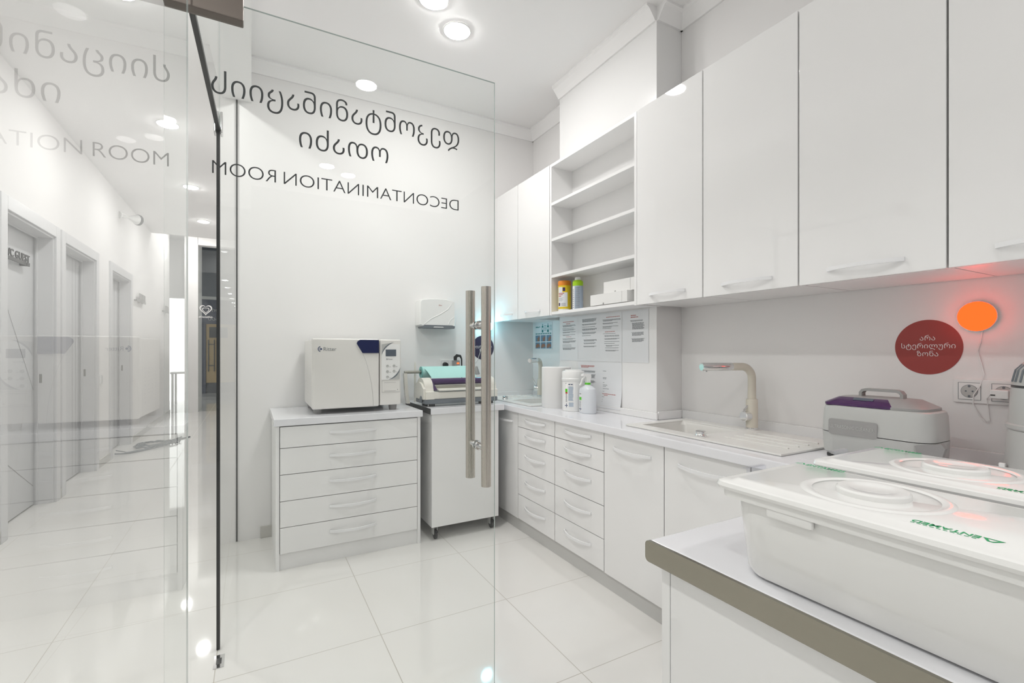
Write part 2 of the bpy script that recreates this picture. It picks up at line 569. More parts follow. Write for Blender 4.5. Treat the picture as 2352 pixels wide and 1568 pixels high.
B().box(px(2.25) - 0.008, px(2.25) - 0.001, 2.248, 2.254, 2.16, 2.78).build('joint_strip', M_chrome, w2)
w3 = sempty('window_3', (px(0.4), 0.4, 0))
pane(B(), -0.7, 1.385, 0.004, 2.78).build('pane', [M_glass, M_edge, M_glassb], w3, smooth=False)

# ------------------------------------------------------------------ open glass door
DX0, DX1, DY = -0.187, 0.716, 1.425
gd = thing('glass_door', 'open frameless glass door with dark lettering and tall steel pull', 'door', (px(1.42), DY, 0))
pb = B()
pb.quad((DX0, DY - .003, .012), (DX1, DY - .003, .012), (DX1, DY - .003, 2.10), (DX0, DY - .003, 2.10), 0)
pb.quad((DX0, DY + .003, .012), (DX1, DY + .003, .012), (DX1, DY + .003, 2.10), (DX0, DY + .003, 2.10), 2)
for xx in (DX0, DX1):
    pb.quad((xx, DY - .003, .012), (xx, DY + .003, .012), (xx, DY + .003, 2.10), (xx, DY - .003, 2.10), 1)
for zz in (.012, 2.10):
    pb.quad((DX0, DY - .003, zz), (DX1, DY - .003, zz), (DX1, DY + .003, zz), (DX0, DY + .003, zz), 1)
pb.build('glass_pane', [M_glass, M_edge, M_glassb], gd, smooth=False)
tp = B()
tp.box(DX0 - 0.002, -0.018, DY - .017, DY + .017, 2.052, 2.115, 0.003)
tp.build('top_patch', M_steelx, gd)
B().box(DX0 - 0.002, -0.018, DY - .017, DY + .017, 0.010, 0.062, 0.003).build('bottom_patch', M_steelx, gd)
YL = DY + 0.0036
for body, x_, z_, w_, sz, of in (('დეკონტამინაციის', 0.590, 1.860, 0.680, 0.082, -0.008), ('ოთახი', 0.361, 1.763, 0.246, 0.082, -0.008), ('DECONTAMINATION', 0.588, 1.654, 0.511, 0.050, -0.014), ('ROOM', 0.058, 1.654, 0.146, 0.050, -0.014)):
    B().text(body, sz, (x_, YL, z_), (-1, 0, 0), (0, 0, 1), 0, 0.0006, of, width=w_, res=8).build('lettering', M_letter, gd, smooth=False)
# pull handle: a bar on each face, joined through the glass by two spacers
ph = B()
ph.cyl((0.655, DY - 0.062, 0.770), (0.655, DY - 0.062, 1.405), 0.016, 32)
pullbar = ph.build('pull_bar', M_steelz, gd)
ph = B()
ph.cyl((0.655, DY + 0.062, 0.770), (0.655, DY + 0.062, 1.405), 0.016, 32)
ph.build('pull_bar', M_steelz, gd)
for zz in (0.89, 1.285):
    sp = B()
    sp.cyl((0.655, DY - 0.062, zz), (0.655, DY + 0.062, zz), 0.010, 20)
    for sgn in (-1, 1):
        sp.cyl((0.655, DY + sgn * 0.006, zz), (0.655, DY + sgn * 0.016, zz), 0.0145, 20)
    sp.build('spacer', M_chrome, gd)
# strike plate let into the floor where the door closes
fs = B()
fs.box(-0.128, -0.092, 2.105, 2.195, 0.0, 0.003, 0.001)
fs.box(-0.119, -0.101, 2.13, 2.17, 0.003, 0.0034, mi=1)
tag(fs.build('floor_strike', [M_chrome, M_dark]), 'small steel strike plate let into the floor tile', 'door hardware')

# ------------------------------------------------------------------ ceiling downlights
def downlight(x, y, z, label, group):
    t = thing('downlight', label, 'ceiling light', (x, y, z), group)
    B().lathe([(0.070, -0.001), (0.080, -0.001), (0.082, -0.005), (0.074, -0.008), (0.068, -0.004)], (x, y, z), n=36, cap0=False, cap1=False).build('trim_ring', M_plast, t)
    B().lathe([(0.0685, -0.004), (0.0685, -0.008), (0.062, -0.012), (0.03, -0.0145), (0.002, -0.015)], (x, y, z), n=36, cap0=False).build('diffuser', M_lamp, t)
    return t
d0 = downlight(1.04, 2.55, ZC, 'round ceiling downlight with a soft halo, over the room centre', 'room downlights')
copy_tree(d0, (0.838, 2.378, ZC), 'round ceiling downlight cut by the top of the picture', 'room downlights')
for x, y in ((0.70, -0.53), (0.66, -2.19), (0.89, -2.35)):
    copy_tree(d0, (x, y, ZC), 'ceiling downlight over the near part of the room', 'room downlights')
for x, y in ((-0.55, 9.75), (-1.05, 10.6)):  # added lamps that brighten the hall and its white column
    copy_tree(d0, (x, y, 3.5), 'added downlight in the higher hall ceiling, brightening the corridor end', 'corridor downlights')
lampmesh = [c for c in d0.children if c.name.startswith('diffuser')][0].data.copy()
lampmesh.materials[0] = M_lamp2
for k, y in enumerate((-1.8, -0.15, 1.45, 3.1, 4.75, 6.44, 8.07)):
    copy_tree(d0, (-0.60, y, ZCC), 'round downlight in the corridor ceiling, ' + ['behind the glass panel', 'beside the glass panel', 'before the first white door', 'by the guest toilet door', 'by the second white door', 'past the third white door', 'by the shop window end'][k], 'corridor downlights')
for o_ in [o for o in bpy.data.objects if o.get('group') == 'corridor downlights']:
    for ch in o_.children:
        if ch.name.startswith('diffuser'):
            ch.data = lampmesh

# ------------------------------------------------------------------ dresser with five drawers
dr = thing('drawer_chest', 'white gloss chest of five wide drawers under the autoclave', 'drawer chest', (0.52, 2.88, 0))
cb = B()
cb.box(0.115, 0.133, 2.872, 3.44, 0, 0.79)
cb.box(0.907, 0.925, 2.872, 3.44, 0, 0.79)
cb.box(0.133, 0.907, 2.90, 3.44, 0.09, 0.79)
cb.build('carcass', M_lam2, dr)
B().box(0.133, 0.907, 2.885, 2.90, 0, 0.088).build('plinth', M_lam2, dr)
B().box(0.105, 0.938, 2.86, 3.445, 0.79, 0.83, 0.004).build('worktop', M_top, dr)
zs = [0.785, 0.667, 0.522, 0.377, 0.233, 0.09]
for k in range(5):
    d = B().box(0.118 if 0 else 0.136, 0.904, 2.868, 2.888, zs[k + 1] + 0.003, zs[k], 0.0015).build('drawer', M_lam, dr)
    zc = (zs[k] + zs[k + 1]) / 2 + 0.012
    B().bow((0.39, 2.868, zc), (0.65, 2.868, zc), (0, -1, 0), (0, 0, 1)).build('handle', M_hand, d)

# ------------------------------------------------------------------ trolley
tr = thing('trolley', 'white trolley on castors carrying the pouch sealer', 'trolley', (1.23, 3.0, 0))
B().box(0.995, 1.468, 2.86, 3.36, 0.085, 0.80, 0.002).build('body', M_lam, tr)
tt = B()
tt.box(0.985, 1.505, 2.845, 3.40, 0.80, 0.84, 0.004)
tt.build('worktop', M_top, tr)
B().box(0.9825, 0.985, 2.85, 3.395, 0.802, 0.8385).build('edge_strip', M_dark, tr, label='dark edge strip')
for x, y in ((1.03, 2.91), (1.43, 2.91), (1.03, 3.31), (1.43, 3.31)):
    c = B()
    c.box(x - .022, x + .022, y - .022, y + .022, 0.079, 0.085)
    c.box(x - .014, x - .010, y - .022, y + .014, 0.03, 0.08)
    c.box(x + .010, x + .014, y - .022, y + .014, 0.03, 0.08)
    cs = c.build('castor', M_lgrey, tr)
    B().lathe([(0.020, -0.009), (0.029, -0.007), (0.030, 0), (0.029, 0.007), (0.020, 0.009)], (x, y - 0.012, 0.030), (1, 0, 0), 24).build('wheel', M_dark, cs)
    B().box(x - .009, x + .009, y - 0.045, y - 0.022, 0.046, 0.060, 0.003).build('brake', M_black, cs)

# ------------------------------------------------------------------ base cabinets along the right wall
FX = 1.56
def carcass(b, y0, y1, mi=0):
    xb = 1.905 if (y1 > 1.87 and y0 < 2.77) else XR - 0.02
    b.box(FX + 0.022, xb, y0 + 0.001, y0 + 0.017, 0.08, 0.788)
    b.box(FX + 0.022, xb, y1 - 0.017, y1 - 0.001, 0.08, 0.788)
    b.box(FX + 0.022, xb, y0 + 0.017, y1 - 0.017, 0.08, 0.098)
    b.box(FX + 0.022, FX + 0.04, y0 + 0.017, y1 - 0.017, 0.098, 0.788)
pl = B().box(FX + 0.018, FX + 0.034, 0.70, YB - 0.01, 0.0, 0.079)
tag(pl.build('plinth_board', M_plinth), 'long grey plinth board under the right-hand base cabinets', 'plinth')
def drawer_unit(y0, y1, label):
    t = thing('drawer_unit', label, 'cabinet', (FX + .2, (y0 + y1) / 2, 0), 'white drawer units under the right counter')
    b = B(); carcass(b, y0, y1); b.build('carcass', M_gap, t)  # carcass coloured grey for the shadow in the gaps between drawer fronts
    z = [0.787, 0.694, 0.5845, 0.4145, 0.2465, 0.083]
    for k in range(5):
        d = B().box(FX, FX + 0.019, y0 + .002, y1 - .002, z[k + 1] + .0035, z[k], 0.0012).build('drawer', M_lam, t)
        zc = (z[k] + z[k + 1]) / 2 + [0.01, .012, .02, .02, .02][k]
        ym = (y0 + y1) / 2
        B().bow((FX, ym + .12, zc), (FX, ym - .12, zc), (-1, 0, 0), (0, 0, 1)).build('handle', M_hand, d)
    return t
drawer_unit(2.318, 2.755, 'white five-drawer unit beside the trolley, far one of the pair')
drawer_unit(1.875, 2.316, 'white five-drawer unit beside the sink cupboard, near one of the pair')
def door_unit(y0, y1, label, hy=None, handle=True):
    t = thing('base_cabinet', label, 'cabinet', (FX + .2, (y0 + y1) / 2, 0), 'white base cupboards under the right counter')
    b = B(); carcass(b, y0, y1); b.build('carcass', M_gap, t)  # same grey carcass: shadow of the door gaps put into its colour
    d = B().box(FX, FX + 0.019, y0 + .0018, y1 - .0018, 0.083, 0.787, 0.0012).build('door', M_lam, t)
    if handle:
        ym = hy if hy else (y0 + y1) / 2
        B().bow((FX, ym + .125, .725), (FX, ym - .125, .725), (-1, 0, 0), (0, 0, 1)).build('handle', M_hand, d)
    return t
door_unit(2.757, 3.44, 'white base cupboard in the far corner behind the trolley', 2.95)
door_unit(1.477, 1.873, 'white base cupboard next to the near drawer unit')
door_unit(1.072, 1.475, 'white base cupboard under the near sink drainer')
door_unit(0.70, 1.070, 'white plain corner cupboard front behind the near counter', handle=False)

# worktop with two sink cut-outs
wt = B()
E0 = 1.54
holes = [(1.66, 2.02, 1.03, 1.77), (1.66, 2.02, 2.71, 3.39)]
wt.box(E0, 1.66, 0.02, YB - .002, 0.79, 0.83, 0.006)
wt.box(2.02, XR - .002, 0.02, 1.858, 0.79, 0.83)
wt.box(2.02, XR - .002, 2.777, YB - .002, 0.79, 0.83)
wt.box(1.655, 2.02, 0.02, 1.03, 0.79, 0.83)
wt.box(1.655, 1.908, 1.77, 2.71, 0.79, 0.83)
wt.box(1.908, 2.02, 1.77, 1.858, 0.79, 0.83)
wt.box(1.655, 2.02, 3.39, YB - .002, 0.79, 0.83)
tag(wt.build('worktop', M_top), 'long white worktop along the right wall with two inset sinks', 'worktop')
# upstand strip along the wall
us = B()
us.box(XR - .014, XR - .002, 0.04, 1.845, 0.83, 0.875, 0.004)
us.box(1.912, XR - .002, 1.846, 1.858, 0.83, 0.875, 0.004)
us.box(1.896, 1.908, 1.846, 2.775, 0.83, 0.868, 0.004)
us.box(XR - .014, XR - .002, 2.79, YB - .014, 0.83, 0.868, 0.004)
us.box(1.56, XR - .002, YB - .014, YB - .002, 0.83, 0.868, 0.004)
tag(us.build('worktop_upstand', M_splash), 'pale upstand strip where the worktop meets the wall', 'upstand')

def sink(ydr0, ydr1, yb0, yb1, y0, y1, label):
    """granite sink: y0..y1 rim, yb0..yb1 bowl, ydr0..ydr1 drainer ridges"""
    t = thing('sink', label, 'sink', (1.84, (y0 + y1) / 2, 0.83))
    X0, X1 = 1.625, 2.055
    bx0, bx1 = 1.69, 1.975
    zt = 0.839
    b = B()
    # rim made of four slabs around the bowl
    b.box(X0, bx0, y0, y1, 0.8305, zt, 0.003)
    b.box(bx1, X1, y0, y1, 0.8305, zt, 0.003)
    b.box(bx0 - .004, bx1 + .004, y0, yb0, 0.8305, zt, 0.003)
    b.box(bx0 - .004, bx1 + .004, yb1, y1, 0.8305, zt, 0.003)
    b.build('rim', M_sink, t)
    w = B()
    r0 = [(a, c, zt - .001) for a, c in rrect(bx0 - .002, bx1 + .002, yb0 - .002, yb1 + .002, 0.004)]
    r1 = [(a, c, zt - .02) for a, c in rrect(bx0 + .004, bx1 - .004, yb0 + .004, yb1 - .004, 0.03)]
    r2 = [(a, c, 0.69) for a, c in rrect(bx0 + .012, bx1 - .012, yb0 + .012, yb1 - .012, 0.04)]
    r3 = [(a, c, 0.675) for a, c in rrect(bx0 + .04, bx1 - .04, yb0 + .04, yb1 - .04, 0.04)]
    w.loft([r0, r1, r2, r3], cap0=False)
    w.build('bowl', M_sink, t)
    for k in range(4):
        x = 1.73 + 0.065 * k
        rid = B().box(x, x + .010, ydr0, ydr1, zt - .001, zt + .005, 0.0025).build('ridge', M_sink, t)
    b = B()
    ym, xm = (yb0 + yb1) / 2, (bx0 + bx1) / 2
    b.lathe([(0.040, 0), (0.040, 0.003), (0.030, 0.003), (0.026, -0.0)], (xm, ym, 0.6755), n=28)
    b.build('drain', M_chrome, t)
    return t
s1 = sink(1.04, 1.31, 1.40, 1.74, 1.0, 1.79, 'pale granite sink with ridged drainer beside the ultrasonic cleaner')
s2 = sink(3.17, 3.37, 2.80, 3.08, 2.70, 3.405, 'pale granite sink in the far corner behind the paper roll')
def drain_knob(x, y, label):
    z = 0.839
    b = B().lathe([(0.024, 0), (0.024, 0.004), (0.019, 0.010), (0.0185, 0.013), (0.0215, 0.014), (0.021, 0.022), (0.017, 0.0245), (0.004, 0.0255)], (x, y, z), n=24)
    tag(b.build('drain_knob', M_chrome), label, 'sink knob')
drain_knob(1.668, 1.375, 'round chrome drain knob on the near sink rim')
drain_knob(1.667, 3.14, 'round chrome drain knob on the far corner sink')
def tap(x, y, direction, label, lever=(0, 0, 0), side=1):
    t = thing('tap', label, 'tap', (x, y, 0.839))
    z = 0.839
    d = Vector(direction).normalized()
    B().lathe([(0.030, 0), (0.031, 0.006), (0.027, 0.010)], (x, y, z), n=28).build('base_ring', M_chrome, t)
    b = B().lathe([(0.0255, 0.008), (0.0255, 0.135), (0.024, 0.140), (0.0185, 0.141), (0.0175, 0.2)], (x, y, z), n=28)
    b.build('body', M_tap, t)
    pts = [Vector((x, y, z + 0.19)), Vector((x, y, z + 0.235))]
    R = 0.055
    for i in range(1, 9):
        a = PI / 2 * i / 8
        pts.append(Vector((x, y, z + 0.235)) + d * (R - R * math.cos(a)) + Vector((0, 0, R * math.sin(a))))
    end = pts[-1] + d * 0.055
    pts.append(end)
    B().tube(pts, 0.0175, 18).build('spout', M_tap, t)
    h = B()
    h.lathe([(0.0185, 0), (0.0185, 0.15), (0.016, 0.156)], end, d, 24)
    hp = end + d * 0.135
    h.cyl(hp, hp - Vector((0, 0, 0.022)), 0.010, 16)
    h.build('spray_head', M_chrome, t)
    sd = Vector(lever).normalized()
    c0 = Vector((x, y, z + 0.062))
    k = B()
    k.lathe([(0.022, 0.015), (0.024, 0.020), (0.024, 0.045), (0.021, 0.048)], c0, sd, 26)
    k.build('control_knob', M_chrome, t)
    l0 = c0 + sd * 0.038
    B().tube([l0 + Vector((0, 0, .015)), l0 + Vector((0, 0, .03)) - d * -0.004, l0 + Vector((0, 0, 0.085)) + sd * (-0.012 if side > 0 else 0.02) - d * side * 0.045], 0.0045, 10).build('lever', M_chrome, t)
tap(2.022, 1.383, (-0.235, 0.062, 0), 'beige swan-neck tap with chrome spray head beside the near sink', (-0.6, -1, 0) if 0 else (-1, 0.25, 0), 1)
tap(2.03, 3.22, (-1, -0.85, 0), 'beige tap with chrome lever at the far corner sink', (-0.55, 1, 0), -1)

# ------------------------------------------------------------------ wall cabinets
UX = 1.73
def wall_cabinet(y0, y1, label, hw=0.11):
    t = thing('wall_cabinet', label, 'wall cabinet', (UX + .18, (y0 + y1) / 2, 1.44), 'white wall cabinets over the right counter')
    xb = 1.908 if (y0 > 1.8 and y0 < 2.8) else XR - .003
    B().box(UX + .02, xb, y0 + .001, y1 - .001, 1.44, 2.425).build('carcass', M_lam2, t)
    d = B().box(UX, UX + .019, y0 + .0018, y1 - .0018, 1.436, 2.43, 0.0012).build('door', M_lam, t)
    ym = (y0 + y1) / 2
    B().bow((UX, ym + hw, 1.478), (UX, ym - hw, 1.478), (-1, 0, 0), (0, 0, 1)).build('handle', M_hand, d)
    return t
wall_cabinet(3.06, 3.40, 'white wall cabinet in the far corner above the blue-lit niche', 0.09)
wall_cabinet(2.632, 3.058, 'white wall cabinet just left of the open shelves', 0.10)
def wcab2(y0, y1, label):
    t = thing('wall_cabinet', label, 'wall cabinet', (UX + .18, (y0 + y1) / 2, 1.44), 'white wall cabinets over the right counter')
    b = B()
    if y1 > 1.83:
        b.box(UX + .02, 1.908, y0 + .001, y1 - .001, 1.44, 2.425)
    else:
        b.box(UX + .02, XR - .003, y0 + .001, y1 - .001, 1.44, 2.425)
    b.build('carcass', M_lam2, t)
    d = B().box(UX, UX + .019, y0 + .0018, y1 - .0018, 1.436, 2.43, 0.0012).build('door', M_lam, t)
    ym = (y0 + y1) / 2
    B().bow((UX, ym + .11, 1.478), (UX, ym - .11, 1.478), (-1, 0, 0), (0, 0, 1)).build('handle', M_hand, d)
    return t
wcab2(1.417, 1.822, 'white wall cabinet directly right of the open shelves')
wcab2(1.003, 1.415, 'white wall cabinet second to the right of the open shelves')
wcab2(0.585, 1.001, 'white wall cabinet third to the right of the open shelves')
wcab2(0.165, 0.583, 'white wall cabinet above the orange wall lamp')
struct(B().box(UX + .004, UX + .02, 3.402, YB - .002, 1.436, 2.43).build('trim_3', M_lam2))
# open shelves
sh = thing('shelf_unit', 'white open shelf unit between the wall cabinets', 'shelf unit', (1.82, 2.24, 1.44))
SX1 = 1.907
b = B()
b.box(UX + .002, SX1, 2.612, 2.630, 1.436, 2.43)
b.box(UX + .002, SX1, 1.824, 1.842, 1.436, 2.43)
b.box(UX + .002, SX1, 1.842, 2.612, 2.412, 2.43)
b.build('frame', M_lam2, sh, smooth=False)
B().box(SX1 - .006, SX1, 1.842, 2.612, 1.458, 2.412).build('back_panel', M_lam2, sh)
for z in (1.440, 1.682, 1.922, 2.158):
    B().box(UX + .004, SX1 - .006, 1.842, 2.612, z, z + .018).build('shelf', M_lam2, sh)

# things on the lowest shelf
ZS = 1.458
wc = thing('wipes_canister', 'yellow wipes canister with an orange lid on the lowest shelf', 'canister', (1.79, 2.545, ZS))
B().lathe([(0.040, 0), (0.0415, 0.004), (0.0415, 0.168), (0.038, 0.172)], (1.79, 2.545, ZS), n=32).build('can', M_yellow, wc)
B().lathe([(0.0425, 0.166), (0.043, 0.170), (0.043, 0.190), (0.040, 0.197), (0.010, 0.199)], (1.79, 2.545, ZS), n=32).build('lid', M_orange, wc)
def wrap(b, cx, cy, r, a0, a1, z0, z1, mi=0, n=8):
    r0 = [(cx + r * math.cos(math.radians(a0 + (a1 - a0) * i / n)), cy + r * math.sin(math.radians(a0 + (a1 - a0) * i / n)), z0) for i in range(n + 1)]
    r1 = [(x, y, z1) for x, y, z in r0]
    return b.loft([r0, r1], mi, False, False, closed=False)
lb = B()
wrap(lb, 1.79, 2.545, 0.0419, 165, 262, ZS + .028, ZS + .120, 0)
wrap(lb, 1.79, 2.545, 0.0419, 165, 215, ZS + .120, ZS + .155, 0)
wrap(lb, 1.79, 2.545, 0.0422, 218, 240, ZS + .128, ZS + .152, 1)
for k, zz in enumerate((.112, .103, .093)):
    wrap(lb, 1.79, 2.545, 0.0422, 172, 232 - 14 * k, ZS + zz, ZS + zz + .005, 2)
for k in range(4):
    wrap(lb, 1.79, 2.545, 0.0422, 172, 225 - 10 * (k % 2), ZS + .083 - .006 * k, ZS + .085 - .006 * k, 3)
wrap(lb, 1.79, 2.545, 0.0422, 172, 192, ZS + .034, ZS + .054, 1)
for k in range(4):
    wrap(lb, 1.79, 2.545, 0.0422, 205, 245, ZS + .034 + .005 * k, ZS + .036 + .005 * k, 3)
wrap(lb, 1.79, 2.545, 0.0418, 160, 275, ZS + .002, ZS + .014, 0)
lb.build('label', [M_paper, M_purple, M_redprint, M_print], wc)
gb = thing('spray_can', 'pale grey bottle with lime shoulder beside the yellow canister', 'bottle', (1.80, 2.415, ZS))
B().lathe([(0.032, 0), (0.033, 0.003), (0.033, 0.155), (0.033, 0.158)], (1.80, 2.415, ZS), n=32).build('bottle', M_bluep, gb)
B().lathe([(0.0332, 0.150), (0.0335, 0.176), (0.028, 0.184), (0.021, 0.187)], (1.80, 2.415, ZS), n=32).build('shoulder', M_lime, gb)
B().lathe([(0.019, 0.186), (0.019, 0.202), (0.015, 0.206), (0.006, 0.207)], (1.80, 2.415, ZS), n=24).build('cap', M_plast, gb)
lb = B()
wrap(lb, 1.80, 2.415, 0.0333, 150, 196, ZS + .006, ZS + .148, 0)
for k in range(22):
    wrap(lb, 1.80, 2.415, 0.0334, 206, 255 - 8 * random.random(), ZS + .012 + .006 * k, ZS + .0145 + .006 * k, 1, 4)
for k in range(10):
    wrap(lb, 1.80, 2.415, 0.0336, 168, 185 + 6 * random.random(), ZS + .014 + .012 * k, ZS + .018 + .012 * k, 1, 4)
lb.build('label', [M_paper, M_print], gb)
def card_box(x0, x1, y0, y1, z0, z1, label):
    b = B().box(x0, x1, y0, y1, z0, z1, 0.001)
    b.lathe([(0.006, 0), (0.0, 0.0003)], (x0 - .0002, y0 + (y1 - y0) * .62, z0 + .006), (-1, 0, 0), 16, 1)
    b.quad((x0 - .0004, y0 + .04, z0 + .001), (x0 - .0004, y0 + .0415, z0 + .001), (x0 - .0004, y0 + .0415, z1 - .001), (x0 - .0004, y0 + .04, z1 - .001), 1)
    tag(b.build('card_box', [M_cardb, M_gap]), label, 'box', 'white boxes on the shelf')
card_box(1.737, 1.835, 1.90, 2.21, ZS + .004, ZS + .066, 'long white card box at the shelf front, lower of the two')
card_box(1.770, 1.885, 1.87, 2.13, ZS + .067, ZS + .135, 'white card box lying on top of the longer one')

# ------------------------------------------------------------------ notices on the pillar
PX = 1.9085
def sheet(y1, y0, z1, z0, label, rows, curl=0.0):
    """A4 notice; y1 is its left edge seen from the room"""
    b = B()
    n = 10
    for k in range(n):
        za, zb = z1 + (z0 - z1) * k / n, z1 + (z0 - z1) * (k + 1) / n
        ca = curl * max(0, (k / n - .5)) ** 2 * 4
        cb_ = curl * max(0, ((k + 1) / n - .5)) ** 2 * 4
        b.quad((PX - ca, y1, za), (PX - ca, y0, za), (PX - cb_, y0, zb), (PX - cb_, y1, zb), 0)
    w = y1 - y0
    for (u0, u1, vv, col, hgt) in rows:
        ya = y1 - w * u0
        yend = y1 - w * u1
        z = z1 + (z0 - z1) * vv
        cu = curl * max(0, (vv - .5)) ** 2 * 4
        x = PX - .0006 - cu
        while ya > yend + .002:
            L_ = min(random.uniform(.006, .02), ya - yend)
            b.quad((x, ya, z), (x, ya - L_, z), (x, ya - L_, z - hgt), (x, ya, z - hgt), col)
            ya -= L_ + .0018
    tag(b.build('notice_sheet', [M_paper, M_print, M_redprint], smooth=False), label, 'notice', 'printed notices on the pillar')
def para(v, n, u0=.16, u1=.9, col=1, h=.0026, step=.0145):
    return [(u0 + (.02 if i else 0), u1 - random.uniform(0, .06) - (.35 * random.random() if i == n - 1 else 0), v + i * step, col, h) for i in range(n)]
R1 = para(.10, 1, .18, .85, 2, .004) + para(.145, 1, .36, .66, 2, .004) + para(.18, 3) + para(.25, 1) + para(.28, 2) + para(.335, 2) + para(.40, 2) + para(.45, 1, .35, .8, 2) + para(.49, 2) + para(.54, 4) + para(.635, 1) + para(.665, 1) + para(.70, 4)
R2 = para(.08, 5, .2, .92) + para(.19, 2, .2, .92) + para(.25, 1, .2, .92) + para(.29, 3, .2, .92) + para(.37, 3, .2, .9) + para(.44, 1, .2, .85) + para(.49, 1, .4, .75, 2) + para(.53, 3, .28, .95) + para(.60, 2, .28, .93) + para(.67, 2, .27, .9) + para(.70, 1, .27, .35)
R3 = para(.08, 1, .34, .95, 2, .0032) + para(.13, 3, .18, .97) + para(.20, 2, .18, .88) + para(.27, 2, .18, .9) + para(.31, 1, .18, .9) + para(.38, 1, .28, .9, 2, .0032) + para(.42, 1, .2, .8) + para(.46, 2, .26, .92) + para(.52, 2, .26, .92) + para(.58, 1, .26, .9) + para(.62, 1, .26, .75) + para(.66, 2, .32, .9) + para(.71, 1, .3, .95) + para(.76, 2, .3, .88)
R4 = para(.09, 1, .34, .84, 2, .004) + para(.125, 1, .34, .84, 2, .004) + para(.19, 2, .32, .82) + para(.24, 9, .38, .85) + para(.42, 5, .37, .87) + para(.54, 5, .37, .86)
R5 = para(.09, 3, .14, .86, 2, .0036, .02) + para(.15, 1, .4, .65, 2, .003) + para(.21, 3, .2, .86) + para(.29, 7, .22, .86) + para(.43, 4, .22, .86)
R6 = []
for k, (v, u) in enumerate([(.12, .3), (.145, .3), (.17, .38), (.195, .42), (.22, .43), (.29, .5), (.34, .46), (.365, .5), (.39, .5), (.45, .42), (.50, .7), (.53, .38), (.555, .4), (.58, .55), (.61, .58), (.64, .42)]):
    R6 += para(v, 1, .2, u, 1, .0026)
R6 += para(.69, 1, .18, .84, 2, .004) + para(.72, 1, .25, .76, 2, .004) + para(.76, 1, .18, .5)
for k in range(9):
    R6 += para(.80 + .021 * k, 1, .19, .27 + .05 * random.random())
W4 = 0.2145
sheet(2.771, 2.771 - W4 + .002, 1.432, 1.135, 'printed notice in the top row, leftmost on the pillar', R1)
sheet(2.557, 2.557 - W4 + .002, 1.432, 1.135, 'printed notice in the top row, second from the left', R2)
sheet(2.344, 2.344 - W4 + .002, 1.432, 1.135, 'printed notice in the top row, third from the left', R3)
sheet(2.129, 2.129 - W4 + .002, 1.432, 1.135, 'printed notice in the top row nearest the sink tap', R4)
sheet(2.557, 2.557 - W4 + .002, 1.133, 0.852, 'printed notice with a red heading, behind the spray bottle', R5, .012)
sheet(2.344, 2.344 - W4 + .002, 1.133, 0.852, 'printed list notice in the lower row, right of the spray bottle', R6, .014)
# hand washing poster in the blue-lit niche
hp = B()
x = XR - .0015
y1, y0, z1, z0 = 3.42, 3.15, 1.432, 1.215
hp.box(x - .001, x, y0, y1, z0, z1)
def hq(u0, u1, v0, v1, mi, d=.0014):
    hp.quad((x - d, y1 - (y1 - y0) * u0, z1 - (z1 - z0) * v0), (x - d, y1 - (y1 - y0) * u1, z1 - (z1 - z0) * v0), (x - d, y1 - (y1 - y0) * u1, z1 - (z1 - z0) * v1), (x - d, y1 - (y1 - y0) * u0, z1 - (z1 - z0) * v1), mi)
hq(.08, .13, .13, .18, 2); hq(.15, .20, .13, .18, 2); hq(.21, .25, .14, .18, 2); hq(.28, .32, .13, .17, 2)
for u in (.42, .72):
    hq(u, u + .09, .12, .36, 2); hq(u + .03, u + .06, .04, .12, 2)
    hq(u + .015, u + .075, .18, .27, 0, .0017)
    for k in range(4):
        hq(u + .13, u + .26, .11 + .055 * k, .125 + .055 * k, 2)
for k in range(9):
    hq(.07 + .1 * k, .14 + .1 * k, .39, .43, 2)
for r in range(2):
    for c in range(3):
        u0, v0 = .06 + .31 * c, .47 + .265 * r
        hq(u0, u0 + .27, v0, v0 + .235, 1)
        if r == 0:      # open hand and forearm
            pts = [(.10, .95), (.12, .6), (.06, .45), (.12, .42), (.16, .5), (.155, .15), (.18, .15), (.19, .42), (.205, .12), (.225, .14), (.22, .45), (.24, .25), (.255, .28), (.235, .6), (.20, .95)]
        else:           # two hands clasped
            pts = [(.02, .85), (.03, .45), (.08, .3), (.12, .18), (.15, .3), (.19, .2), (.22, .35), (.25, .55), (.24, .85), (.18, .7), (.12, .9)]
        sk = (c - 1) * .02
        vs = [(x - .0017, y1 - (y1 - y0) * (u0 + a + sk * (.5 - bb_)), z1 - (z1 - z0) * (v0 + .235 * bb_)) for a, bb_ in pts]
        hp.add(vs, [list(range(len(vs)))], 3)
tag(hp.build('handwash_poster', [M_paper, M_pblue, M_ptitle, M_skin], smooth=False), 'small hand-washing poster with six photos above the far tap', 'poster')

# ------------------------------------------------------------------ bottles and roll on the worktop
ZW = 0.83
pr_ = thing('paper_roll', 'large white paper towel roll standing by the far sink', 'paper roll', (1.775, 2.62, ZW))
b = B()
b.lathe([(0.094, 0), (0.096, 0.003), (0.096, 0.262), (0.093, 0.265), (0.022, 0.265), (0.022, 0.20)], (1.775, 2.62, ZW), n=48)
b.build('roll', M_tissue, pr_)
B().lathe([(0.0225, 0.263), (0.024, 0.2655), (0.021, 0.2655), (0.020, 0.21)], (1.775, 2.62, ZW), n=24, cap0=False, cap1=False).build('core', M_cardb, pr_)
wtb = thing('wipes_tub', 'white wipes tub with a ribbed lid between roll and spray bottle', 'tub', (1.765, 2.415, ZW))
cx, cy = 1.765, 2.415
B().lathe([(0.066, 0), (0.069, 0.004), (0.069, 0.185), (0.066, 0.190)], (cx, cy, ZW), n=40).build('tub', M_plast, wtb)
